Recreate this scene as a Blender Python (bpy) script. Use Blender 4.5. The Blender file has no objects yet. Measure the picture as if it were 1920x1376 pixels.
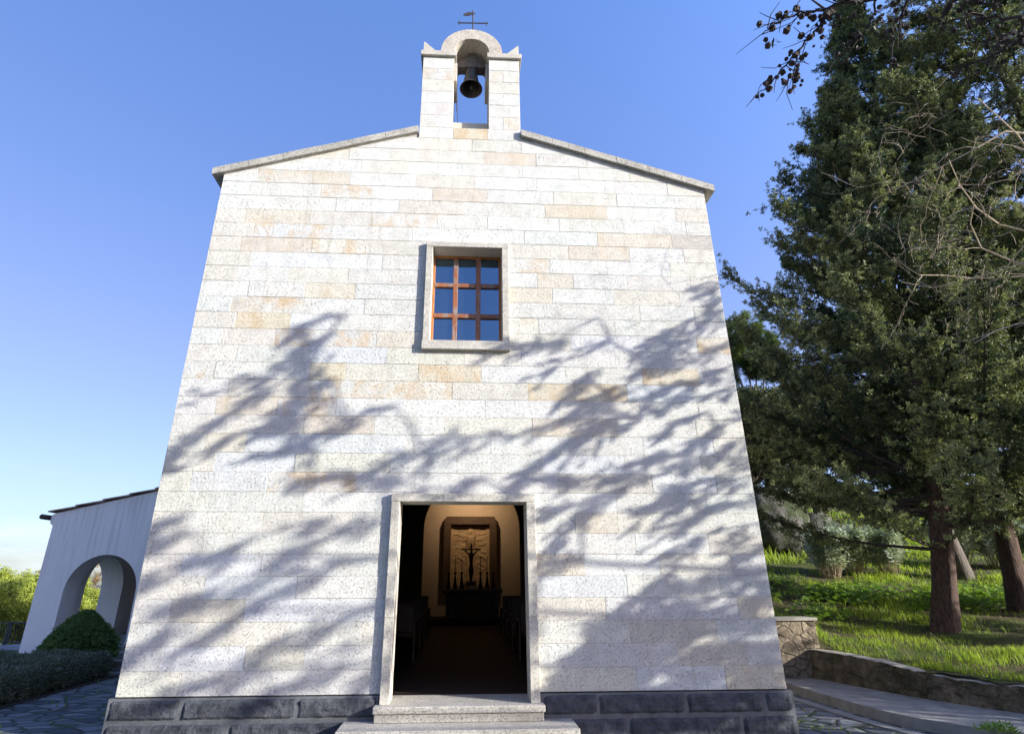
import bpy, math, random
import numpy as np
from mathutils import Vector, Matrix
R = math.radians
rng = np.random.default_rng(7)
random.seed(7)
scene = bpy.context.scene
col = scene.collection

# ------------------------------------------------------------------ camera
cam_d = bpy.data.cameras.new('camera'); cam = bpy.data.objects.new('camera', cam_d); col.objects.link(cam)
cam_d.sensor_width = 36.0; cam_d.lens = 36.0 * 1040 / 1920
cam_d.shift_x = (960 - 923.41) / 1920
cam_d.clip_start = 0.05; cam_d.clip_end = 20000
P_, Y_, L_ = 0.363316812, -0.0538766643, -0.00250566367
fw = Vector((-math.sin(Y_)*math.cos(P_), math.cos(Y_)*math.cos(P_), math.sin(P_)))
rt = Vector((math.cos(Y_), math.sin(Y_), 0)); up = rt.cross(fw)
r2 = math.cos(L_)*rt + math.sin(L_)*up; u2 = -math.sin(L_)*rt + math.cos(L_)*up
M = Matrix((r2, u2, -fw)).transposed().to_4x4(); M.translation = Vector((-0.02339, -7.38974, 1.24906))
cam.matrix_world = M
scene.camera = cam

# ------------------------------------------------------------------ sky, sun, exposure
SUN = Vector((1.95, -1.0, 0.68)).normalized()
world = bpy.data.worlds.new('World'); scene.world = world; world.use_nodes = True
wn = world.node_tree; wn.nodes.clear()
W_ = wn.nodes.new
wo = W_('ShaderNodeOutputWorld'); bg = W_('ShaderNodeBackground'); bg.inputs['Strength'].default_value = 0.15
sky = W_('ShaderNodeTexSky'); sky.sky_type = 'NISHITA'; sky.sun_disc = False
sky.sun_elevation = math.asin(SUN.z); sky.sun_rotation = math.atan2(SUN.x, SUN.y)
sky.air_density = 1.0; sky.dust_density = 0.9; sky.ozone_density = 4.0; sky.altitude = 300
# thin clouds low over the horizon, part of the sky itself
tc = W_('ShaderNodeTexCoord'); mp = W_('ShaderNodeMapping'); mp.inputs['Scale'].default_value = (2.2, 2.2, 9.0)
nz = W_('ShaderNodeTexNoise'); nz.inputs['Scale'].default_value = 2.3; nz.inputs['Detail'].default_value = 7; nz.inputs['Roughness'].default_value = .55
cr = W_('ShaderNodeValToRGB'); cr.color_ramp.elements[0].position = .50; cr.color_ramp.elements[1].position = .74
sx = W_('ShaderNodeSeparateXYZ')
er = W_('ShaderNodeMapRange'); er.inputs['From Min'].default_value = .02; er.inputs['From Max'].default_value = .16
er.inputs['To Min'].default_value = .42; er.inputs['To Max'].default_value = 0
ml = W_('ShaderNodeMath'); ml.operation = 'MULTIPLY'
mx = W_('ShaderNodeMixRGB'); mx.inputs['Color2'].default_value = (4.9, 5.4, 6.2, 1)
lk = wn.links.new
lk(tc.outputs['Generated'], mp.inputs['Vector']); lk(mp.outputs['Vector'], nz.inputs['Vector']); lk(nz.outputs['Fac'], cr.inputs['Fac'])
lk(tc.outputs['Generated'], sx.inputs['Vector']); lk(sx.outputs['Z'], er.inputs['Value'])
lk(er.outputs['Result'], ml.inputs[0]); lk(cr.outputs['Color'], ml.inputs[1])
# the air's own colour by height: violet-white low down, deeper blue overhead
gr = W_('ShaderNodeValToRGB'); ge = gr.color_ramp.elements; ge[0].position = .0; ge[0].color = (.62, .60, .68, 1); ge[1].position = .85; ge[1].color = (1.24, 1.25, 1.52, 1)
g3 = ge.new(.16); g3.color = (.96, .74, .81, 1)
g2 = ge.new(.35); g2.color = (1.20, .87, .90, 1)
gm = W_('ShaderNodeMixRGB'); gm.blend_type = 'MULTIPLY'; gm.inputs['Fac'].default_value = 1
ax = W_('ShaderNodeMath'); ax.operation = 'MULTIPLY_ADD'; ax.inputs[1].default_value = .34; ax.inputs[2].default_value = 1.0   # brighter towards the sun's side
av = W_('ShaderNodeVectorMath'); av.operation = 'SCALE'
lk(sx.outputs['X'], ax.inputs[0]); lk(ax.outputs[0], av.inputs['Scale']); lk(gm.outputs['Color'], av.inputs[0])
lk(sx.outputs['Z'], gr.inputs['Fac']); lk(gr.outputs['Color'], gm.inputs['Color2']); lk(sky.outputs['Color'], gm.inputs['Color1'])
lk(ml.outputs[0], mx.inputs['Fac']); lk(av.outputs['Vector'], mx.inputs['Color1'])
lk(mx.outputs['Color'], bg.inputs['Color']); lk(bg.outputs['Background'], wo.inputs['Surface'])

sun_d = bpy.data.lights.new('sun', 'SUN'); sun_o = bpy.data.objects.new('sun', sun_d); col.objects.link(sun_o)
sun_d.energy = 4.2; sun_d.angle = R(0.42); sun_d.color = (1.0, .985, .915)
sun_o.rotation_euler = (-SUN).to_track_quat('-Z', 'Y').to_euler(); sun_o.location = (30, -15, 20)

scene.view_settings.view_transform = 'Standard'; scene.view_settings.look = 'None'
scene.view_settings.exposure = 1.12; scene.view_settings.gamma = 1.0; scene.view_settings.use_curve_mapping = False
scene.cycles.max_bounces = 8; scene.cycles.transparent_max_bounces = 8

# ------------------------------------------------------------------ materials
def newmat(name):
    m = bpy.data.materials.new(name); m.use_nodes = True
    nt = m.node_tree; b = nt.nodes['Principled BSDF']
    return m, nt, b
def ncoord(nt, scale=(1,1,1), rot=(0,0,0), kind='Object'):
    t = nt.nodes.new('ShaderNodeTexCoord'); p = nt.nodes.new('ShaderNodeMapping')
    p.inputs['Scale'].default_value = scale; p.inputs['Rotation'].default_value = rot
    nt.links.new(t.outputs[kind], p.inputs['Vector']); return p.outputs['Vector']
def nnoise(nt, vec, scale, detail=4, rough=.55):
    n = nt.nodes.new('ShaderNodeTexNoise'); n.inputs['Scale'].default_value = scale
    n.inputs['Detail'].default_value = detail; n.inputs['Roughness'].default_value = rough
    nt.links.new(vec, n.inputs['Vector']); return n.outputs['Fac']
def nramp(nt, fac, stops):
    r = nt.nodes.new('ShaderNodeValToRGB'); e = r.color_ramp.elements
    while len(e) < len(stops): e.new(.5)
    for q, (p, c) in zip(e, stops):
        q.position = p; q.color = (c, c, c, 1) if isinstance(c, (int, float)) else (*c, 1)
    nt.links.new(fac, r.inputs['Fac']); return r.outputs['Color']
def nmix(nt, fac, a, b, mode='MIX'):
    m = nt.nodes.new('ShaderNodeMixRGB'); m.blend_type = mode
    for s, v in ((m.inputs['Fac'], fac), (m.inputs['Color1'], a), (m.inputs['Color2'], b)):
        if isinstance(v, (int, float)): s.default_value = v if s.type == 'VALUE' else (v, v, v, 1)
        elif isinstance(v, tuple): s.default_value = (*v, 1)
        else: nt.links.new(v, s)
    return m.outputs['Color']
def nbump(nt, b, h, dist, strength=1.0, prev=None):
    n = nt.nodes.new('ShaderNodeBump'); n.inputs['Distance'].default_value = dist; n.inputs['Strength'].default_value = strength
    nt.links.new(h, n.inputs['Height'])
    if prev: nt.links.new(prev, n.inputs['Normal'])
    nt.links.new(n.outputs['Normal'], b.inputs['Normal']); return n.outputs['Normal']
def nattr(nt, name='tint'):
    a = nt.nodes.new('ShaderNodeAttribute'); a.attribute_name = name; return a

def granite(name, base=None, rough=.85, bump=.012, stain=(.52,.36,.2), stain_amt=.0, speck=.5, chisel=True, big=.25):
    """speckled granite; base None takes each block's own colour from the mesh"""
    m, nt, b = newmat(name); v = ncoord(nt)
    if base is None: c = nattr(nt).outputs['Color']
    else:
        c = nmix(nt, nramp(nt, nnoise(nt, v, 1.6, 5), [(.3, 0.), (.7, 1.)]), base, tuple(x*(1-big) for x in base))
    s = nnoise(nt, v, 95, 2, .7)
    c = nmix(nt, 1.0, c, nramp(nt, s, [(.34, 1-speck*1.3), (.48, 1.0), (.62, 1.0), (.78, 1.12)]), 'MULTIPLY')
    c = nmix(nt, 1.0, c, nramp(nt, nnoise(nt, v, 38, 3, .75), [(.36, 1-speck*.9), (.50, 1.0), (.70, 1.08)]), 'MULTIPLY')
    g = nnoise(nt, v, 5.0, 5, .65)
    c = nmix(nt, 1.0, c, nramp(nt, g, [(.32, .86), (.62, 1.05)]), 'MULTIPLY')
    if stain_amt:
        st = nramp(nt, nnoise(nt, ncoord(nt, (1, 1, .55)), 2.1, 6, .62), [(.60, 0.), (.72, stain_amt)])
        c = nmix(nt, st, c, stain)
    nt.links.new(c, b.inputs['Base Color']); b.inputs['Roughness'].default_value = rough
    b.inputs['Specular IOR Level'].default_value = .25
    if chisel:
        v1 = ncoord(nt, (1, 1, 1), (0, R(-40), 0)); mp2 = nt.nodes.new('ShaderNodeMapping'); mp2.inputs['Scale'].default_value = (1, 1, .55); nt.links.new(v1, mp2.inputs['Vector']); v2 = mp2.outputs['Vector']
        h1 = nramp(nt, nnoise(nt, v2, 54, 3, .65), [(.30, 0.), (.46, 1.)])
        n1 = nbump(nt, b, h1, bump*.95, 1.0)
        h2 = nnoise(nt, v2, 120, 3, .7)
        n2 = nbump(nt, b, h2, bump*.75, 1.0, n1)
        c = nmix(nt, 1.0, c, nramp(nt, h1, [(.0, .80), (.6, 1.0)]), 'MULTIPLY'); nt.links.new(c, b.inputs['Base Color'])
    else:
        nbump(nt, b, nnoise(nt, v, 60, 4, .6), bump)
    return m

def simple(name, base, rough=.7, nscale=6., var=.25, bump=0., bscale=30., metal=0., spec=.4, stretch=(1,1,1)):
    m, nt, b = newmat(name); v = ncoord(nt, stretch)
    lo = tuple(x*(1-var) for x in base); hi = tuple(min(1, x*(1+var*.6)) for x in base)
    c = nmix(nt, nramp(nt, nnoise(nt, v, nscale, 6, .6), [(.3, 0.), (.7, 1.)]), lo, hi)
    nt.links.new(c, b.inputs['Base Color']); b.inputs['Roughness'].default_value = rough
    b.inputs['Metallic'].default_value = metal; b.inputs['Specular IOR Level'].default_value = spec
    if bump: nbump(nt, b, nnoise(nt, v, bscale, 5, .6), bump)
    return m

def leafmat(name, dark, light, rough=.55, trans=.25, spec=.3):
    m, nt, b = newmat(name); a = nattr(nt)
    c = nmix(nt, a.outputs['Fac'], dark, light)
    nt.links.new(c, b.inputs['Base Color']); b.inputs['Roughness'].default_value = rough; b.inputs['Specular IOR Level'].default_value = spec
    t = nt.nodes.new('ShaderNodeBsdfTranslucent'); nt.links.new(nmix(nt, 1.0, c, (1.2, 1.25, .7), 'MULTIPLY'), t.inputs['Color'])
    x = nt.nodes.new('ShaderNodeMixShader'); x.inputs['Fac'].default_value = trans
    o = nt.nodes['Material Output']; nt.links.new(b.outputs[0], x.inputs[1]); nt.links.new(t.outputs[0], x.inputs[2]); nt.links.new(x.outputs[0], o.inputs['Surface'])
    return m

def barkmat(name, base, rough=.9):
    m, nt, b = newmat(name); v = ncoord(nt, (1, 1, .18))
    n = nnoise(nt, v, 22, 6, .65)
    c = nmix(nt, nramp(nt, n, [(.35, 0.), (.65, 1.)]), tuple(x*.45 for x in base), base)
    nt.links.new(c, b.inputs['Base Color']); b.inputs['Roughness'].default_value = rough; b.inputs['Specular IOR Level'].default_value = .2
    nbump(nt, b, n, .04); return m

# facade blocks
MT = {}
def fac_mat():
    m = granite('granite_blocks', None, bump=.009, speck=.15)
    nt = m.node_tree; b = nt.nodes['Principled BSDF']
    # rust bleeding inside the iron-bearing blocks: strength carried by the block
    src = b.inputs['Base Color'].links[0].from_socket
    a = nattr(nt, 'rust'); v = ncoord(nt, (1, 1, .8))
    st = nramp(nt, nnoise(nt, v, 3.2, 6, .66), [(.46, 0.), (.66, 1.)])
    f = nmix(nt, 1.0, st, a.outputs['Color'], 'MULTIPLY')
    c = nmix(nt, f, src, (.58, .43, .26))
    # rain streaks and grime running down the wall
    sk = nramp(nt, nnoise(nt, ncoord(nt, (3.4, 1, .22)), 2.4, 6, .65), [(.56, 0.), (.74, .42)])
    c = nmix(nt, sk, c, nmix(nt, 1.0, c, (.66, .62, .56), 'MULTIPLY'))
    nt.links.new(c, b.inputs['Base Color'])
    return m
MT['blocks'] = fac_mat()
MT['mortar'] = simple('mortar', (.52, .49, .44), .95, 9, .3, .004, 60)
MT['frame_stone'] = granite('dressed_granite', (.60, .56, .475), bump=.004, chisel=False, speck=.35, stain_amt=.5, stain=(.42, .375, .30), big=.15)
MT['coping'] = granite('lichened_coping', (.61, .575, .49), bump=.012, chisel=False, speck=.55, stain_amt=.75, stain=(.34, .33, .28), big=.35)
MT['arch_stone'] = granite('arch_stone', (.62, .56, .47), bump=.008, chisel=False, speck=.45, stain_amt=.75, stain=(.44, .29, .18), big=.15)
MT['step'] = granite('step_granite', (.57, .53, .455), bump=.006, chisel=False, speck=.45, stain_amt=.6, stain=(.34, .30, .24), big=.25)
def plinth_mat():
    m, nt, b = newmat('basalt_plinth'); v = ncoord(nt)
    c = nmix(nt, nramp(nt, nnoise(nt, v, 7, 7, .65), [(.3, 0.), (.72, 1.)]), (.032, .036, .044), (.112, .118, .13))
    nt.links.new(c, b.inputs['Base Color']); b.inputs['Roughness'].default_value = .88; b.inputs['Specular IOR Level'].default_value = .25
    n = nbump(nt, b, nnoise(nt, v, 8, 7, .68), .045); nbump(nt, b, nnoise(nt, v, 55, 4, .6), .008, 1.0, n)
    return m
MT['basalt'] = plinth_mat()
MT['plinth_mortar'] = simple('plinth_mortar', (.13, .135, .14), .95, 8, .3, .006, 50)
def stucco():
    m, nt, b = newmat('grey_plaster'); v = ncoord(nt)
    c = nmix(nt, nramp(nt, nnoise(nt, v, 1.3, 6, .6), [(.3, 0.), (.7, 1.)]), (.82, .765, .71), (.89, .84, .79))
    vs = ncoord(nt, (5.0, 1, .22)); st = nramp(nt, nnoise(nt, vs, 1.6, 5, .6), [(.48, 0.), (.70, .6)])
    sz = nt.nodes.new('ShaderNodeSeparateXYZ'); t = nt.nodes.new('ShaderNodeTexCoord'); nt.links.new(t.outputs['Object'], sz.inputs[0])
    mr = nt.nodes.new('ShaderNodeMapRange'); mr.inputs['From Min'].default_value = 1.0; mr.inputs['From Max'].default_value = 3.2
    nt.links.new(sz.outputs['Z'], mr.inputs['Value'])
    c = nmix(nt, nmix(nt, 1.0, st, mr.outputs['Result'], 'MULTIPLY'), c, (.38, .34, .30))
    nt.links.new(c, b.inputs['Base Color']); b.inputs['Roughness'].default_value = .92; b.inputs['Specular IOR Level'].default_value = .2
    nbump(nt, b, nnoise(nt, v, 70, 4, .6), .004); return m
MT['stucco'] = stucco()
MT['tile'] = simple('clay_roof_tile', (.30, .20, .15), .85, 5, .5, .006, 40)
MT['gutter'] = simple('dark_gutter', (.06, .045, .04), .5, 5, .3)
MT['wood'] = None
def wood(name, a, b_, grey=.0, rough=.5, sc=(1, 1, .08)):
    m, nt, b = newmat(name); v = ncoord(nt, sc)
    c = nmix(nt, nramp(nt, nnoise(nt, v, 40, 5, .6), [(.3, 0.), (.7, 1.)]), a, b_)
    if grey:
        w = nramp(nt, nnoise(nt, ncoord(nt, (1, 1, .5)), 9, 6, .7), [(.48, 0.), (.60, grey)])
        c = nmix(nt, w, c, nmix(nt, nnoise(nt, v, 90, 3), (.05, .03, .025), (.42, .38, .34)))
    nt.links.new(c, b.inputs['Base Color']); b.inputs['Roughness'].default_value = rough; nbump(nt, b, nnoise(nt, v, 50, 4), .002)
    return m
MT['winwood'] = wood('varnished_window_wood', (.32, .115, .03), (.48, .19, .055), 0.0, .45)
MT['winwood_worn'] = wood('weathered_window_wood', (.20, .065, .025), (.34, .12, .045), .8, .6)
MT['pew'] = wood('dark_pew_wood', (.035, .02, .014), (.08, .045, .03), 0, .45)
def glass():
    m, nt, b = newmat('window_glass'); b.inputs['Base Color'].default_value = (.01, .016, .024, 1)
    b.inputs['Roughness'].default_value = .03; b.inputs['IOR'].default_value = 2.9; b.inputs['Specular IOR Level'].default_value = .6; b.inputs['Specular Tint'].default_value = (.45, .75, 1, 1)
    nbump(nt, b, nnoise(nt, ncoord(nt), 2.2, 2), .004); return m
MT['glass'] = glass()
MT['bronze'] = simple('bell_bronze', (.10, .095, .085), .55, 9, .4, .003, 30, .7)
MT['iron'] = simple('wrought_iron', (.10, .09, .085), .6, 20, .4, 0, 30, .6)
MT['oldwood'] = simple('old_yoke_wood', (.13, .115, .10), .9, 12, .5, .006, 40)
MT['rope'] = simple('bell_rope', (.06, .07, .09), .9)
MT['plaster_in'] = simple('interior_plaster', (.24, .19, .14), .9, 3, .15, .002, 30)
MT['apse_plaster'] = simple('apse_plaster', (.52, .42, .31), .9, 3, .08, .002, 30)
MT['floor_in'] = simple('red_floor_tiles', (.034, .025, .022), .7, 5, .3, spec=.2)
MT['ceil_in'] = simple('dark_timber_ceiling', (.05, .032, .02), .8, 5, .3)
MT['panel_frame'] = simple('brown_panel_frame', (.10, .062, .04), .6, 9, .3)
MT['relief'] = simple('ochre_relief', (.46, .33, .19), .7, 7, .3, .004, 30)
MT['altar'] = simple('grey_altar_stone', (.17, .145, .14), .6, 7, .3)
MT['black'] = simple('blackened_bronze', (.012, .011, .011), .5, 9, .3, 0, 30, .4)
MT['candle'] = simple('candle_wax', (.16, .12, .08), .5)
MT['bulb'] = None
MT['soil'] = simple('soil', (.055, .042, .03), .95, 8, .4, .03, 20)
MT['rail'] = simple('dark_railing', (.03, .035, .045), .5, 9, .3)
MT['bluewall'] = simple('pale_low_wall', (.30, .34, .40), .9, 4, .2)
def paving(name, scale, stretch, lo, hi, joint, moss, amt):
    m, nt, b = newmat(name); v0 = ncoord(nt, stretch)
    wv = nt.nodes.new('ShaderNodeTexNoise'); wv.inputs['Scale'].default_value = 1.5; nt.links.new(v0, wv.inputs['Vector'])
    v = nmix(nt, .12, v0, wv.outputs['Color'], 'ADD')
    e = nt.nodes.new('ShaderNodeTexVoronoi'); e.feature = 'DISTANCE_TO_EDGE'; e.inputs['Scale'].default_value = scale; nt.links.new(v, e.inputs['Vector'])
    f = nt.nodes.new('ShaderNodeTexVoronoi'); f.inputs['Scale'].default_value = scale; nt.links.new(v, f.inputs['Vector'])
    sp = nt.nodes.new('ShaderNodeSeparateXYZ'); nt.links.new(f.outputs['Color'], sp.inputs[0])
    c = nmix(nt, sp.outputs['X'], lo, hi)
    c = nmix(nt, 1.0, c, nramp(nt, nnoise(nt, v0, 14, 5, .65), [(.3, .7), (.7, 1.2)]), 'MULTIPLY')
    edge = nramp(nt, e.outputs['Distance'], [(.02, 1.), (.075, 0.)])
    mo = nramp(nt, nnoise(nt, v0, 1.7, 5, .65), [(.42, 0.), (.62, amt)])
    jc = nmix(nt, mo, joint, moss)
    c = nmix(nt, edge, c, jc)
    mo2 = nramp(nt, nnoise(nt, v0, 4.5, 6, .7), [(.58, 0.), (.70, amt * .6)])
    c = nmix(nt, mo2, c, moss)
    nt.links.new(c, b.inputs['Base Color']); b.inputs['Roughness'].default_value = .8; b.inputs['Specular IOR Level'].default_value = .3
    hgt = nramp(nt, e.outputs['Distance'], [(.0, 0.), (.12, 1.)])
    n = nbump(nt, b, hgt, .03); nbump(nt, b, nnoise(nt, v0, 22, 5, .65), .012, 1, n)
    return m
MT['paving'] = paving('basalt_cobble_paving', 3.6, (.75, 1.25, 1), (.08, .085, .095), (.25, .25, .26), (.07, .065, .05), (.05, .09, .02), .8)
MT['path'] = simple('concrete_path', (.30, .285, .26), .9, 3.5, .3, .008, 40)
MT['kerb'] = simple('concrete_kerb', (.31, .295, .26), .9, 5, .3, .008, 40)
def rubble(name, scale, lo, hi, joint, mossy=.4):
    m, nt, b = newmat(name); v0 = ncoord(nt, (1, 1, 1.3))
    wv = nt.nodes.new('ShaderNodeTexNoise'); wv.inputs['Scale'].default_value = 3; nt.links.new(v0, wv.inputs['Vector'])
    v = nmix(nt, .12, v0, wv.outputs['Color'], 'ADD')
    e = nt.nodes.new('ShaderNodeTexVoronoi'); e.feature = 'DISTANCE_TO_EDGE'; e.inputs['Scale'].default_value = scale; nt.links.new(v, e.inputs['Vector'])
    f = nt.nodes.new('ShaderNodeTexVoronoi'); f.inputs['Scale'].default_value = scale; nt.links.new(v, f.inputs['Vector'])
    sp = nt.nodes.new('ShaderNodeSeparateXYZ'); nt.links.new(f.outputs['Color'], sp.inputs[0])
    c = nmix(nt, sp.outputs['Y'], lo, hi)
    c = nmix(nt, 1.0, c, nramp(nt, nnoise(nt, v0, 11, 6, .7), [(.3, .55), (.7, 1.25)]), 'MULTIPLY')
    c = nmix(nt, nramp(nt, e.outputs['Distance'], [(.015, 1.), (.06, 0.)]), c, joint)
    c = nmix(nt, nramp(nt, nnoise(nt, v0, 3.2, 5, .65), [(.52, 0.), (.66, mossy)]), c, (.05, .055, .022))
    nt.links.new(c, b.inputs['Base Color']); b.inputs['Roughness'].default_value = .9; b.inputs['Specular IOR Level'].default_value = .2
    n = nbump(nt, b, nramp(nt, e.outputs['Distance'], [(.0, 0.), (.11, 1.)]), .022); nbump(nt, b, nnoise(nt, v0, 14, 6, .68), .04, 1, n)
    return m
MT['rubble'] = rubble('rubble_masonry', 4.6, (.14, .11, .075), (.36, .29, .20), (.20, .165, .12), .3)
def oldwall():
    m, nt, b = newmat('old_rough_masonry'); v = ncoord(nt)
    c = nmix(nt, nramp(nt, nnoise(nt, v, 3.6, 7, .68), [(.30, 0.), (.70, 1.)]), (.10, .08, .056), (.36, .29, .20))
    c = nmix(nt, nramp(nt, nnoise(nt, v, 1.4, 5, .6), [(.45, 0.), (.62, .7)]), c, (.045, .05, .02))
    c = nmix(nt, 1.0, c, nramp(nt, nnoise(nt, v, 32, 4, .7), [(.3, .6), (.7, 1.25)]), 'MULTIPLY')
    vo = nt.nodes.new('ShaderNodeTexVoronoi'); vo.feature = 'DISTANCE_TO_EDGE'; vo.inputs['Scale'].default_value = 3.0
    nt.links.new(nmix(nt, .35, v, nt.nodes.new('ShaderNodeTexNoise').outputs['Color'], 'ADD'), vo.inputs['Vector'])
    nt.links.new(c, b.inputs['Base Color']); b.inputs['Roughness'].default_value = .95; b.inputs['Specular IOR Level'].default_value = .15
    n = nbump(nt, b, nramp(nt, vo.outputs['Distance'], [(.0, 0.), (.10, 1.)]), .04); nbump(nt, b, nnoise(nt, v, 11, 7, .7), .07, 1, n); return m
MT['roughwall'] = oldwall()
MT['cap'] = simple('wall_cap', (.36, .33, .27), .9, 4, .35, .008, 40)
def groundmat():
    m, nt, b = newmat('grassy_ground'); v = ncoord(nt)
    c = nmix(nt, nramp(nt, nnoise(nt, v, .9, 6, .65), [(.36, 0.), (.62, 1.)]), (.15, .11, .072), (.075, .11, .026))
    c = nmix(nt, 1.0, c, nramp(nt, nnoise(nt, v, 24, 5, .7), [(.3, .6), (.7, 1.3)]), 'MULTIPLY')
    nt.links.new(c, b.inputs['Base Color']); b.inputs['Roughness'].default_value = .95; b.inputs['Specular IOR Level'].default_value = .1
    nbump(nt, b, nnoise(nt, v, 12, 6, .7), .08); return m
MT['ground'] = groundmat()
MT['valley'] = simple('far_fields', (.09, .11, .05), .95, .02, .5)
MT['hill'] = simple('far_hill', (.10, .13, .16), .95, .004, .3)
def rockmat():
    m, nt, b = newmat('mossy_boulder'); v = ncoord(nt)
    c = nmix(nt, nramp(nt, nnoise(nt, v, 2.2, 8, .7), [(.34, 0.), (.68, 1.)]), (.07, .07, .06), (.26, .25, .22))
    c = nmix(nt, nramp(nt, nnoise(nt, v, 1.5, 6, .65), [(.46, 0.), (.58, .85)]), c, (.06, .08, .03))
    nt.links.new(c, b.inputs['Base Color']); b.inputs['Roughness'].default_value = .95; b.inputs['Specular IOR Level'].default_value = .15
    nbump(nt, b, nnoise(nt, v, 4, 8, .72), .25); return m
MT['rock'] = rockmat()
MT['bark'] = barkmat('red_brown_bark', (.13, .085, .065))
MT['bark_grey'] = barkmat('grey_bark', (.20, .17, .14))
MT['deadtwig'] = simple('dead_twigs', (.46, .37, .26), .9, 9, .4)
MT['darktwig'] = simple('dark_twigs', (.07, .055, .045), .9, 9, .4)
MT['cone'] = simple('woody_cones', (.06, .045, .035), .8, 30, .5)
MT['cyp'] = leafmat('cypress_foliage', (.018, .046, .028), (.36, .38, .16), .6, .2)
MT['shade_leaf'] = leafmat('pine_foliage', (.02, .04, .014), (.07, .09, .03), .6, .12)
MT['olive'] = leafmat('olive_oak_foliage', (.045, .055, .02), (.14, .15, .065), .6, .2)
MT['pineleaf'] = leafmat('light_pine_foliage', (.05, .09, .02), (.17, .22, .06), .6, .25)
MT['yellowleaf'] = leafmat('yellow_green_foliage', (.16, .20, .03), (.46, .50, .09), .6, .3)
MT['autumn'] = leafmat('russet_foliage', (.20, .12, .05), (.38, .28, .12), .7, .25)
MT['silver'] = leafmat('silver_leaf_foliage', (.34, .40, .31), (.66, .71, .61), .65, .2)
MT['hedge'] = leafmat('hedge_foliage', (.075, .095, .065), (.24, .27, .19), .6, .15)
MT['topi'] = leafmat('topiary_foliage', (.05, .11, .035), (.18, .27, .07), .6, .15)
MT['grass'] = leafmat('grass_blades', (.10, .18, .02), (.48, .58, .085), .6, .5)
MT['straw'] = leafmat('dry_grass', (.20, .17, .09), (.36, .32, .20), .8, .2)
MT['groundleaf'] = leafmat('low_green_leaves', (.09, .18, .025), (.30, .46, .08), .5, .4)

# ------------------------------------------------------------------ mesh helpers
def tag(o, label=None, cat=None, group=None, kind=None):
    for k, v in (('label', label), ('category', cat), ('group', group), ('kind', kind)):
        if v: o[k] = v
    return o
def empty(name, loc, label, cat, group=None):
    o = bpy.data.objects.new(name, None); col.objects.link(o); o.location = loc; o.empty_display_size = .2
    return tag(o, label, cat, group)

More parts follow.
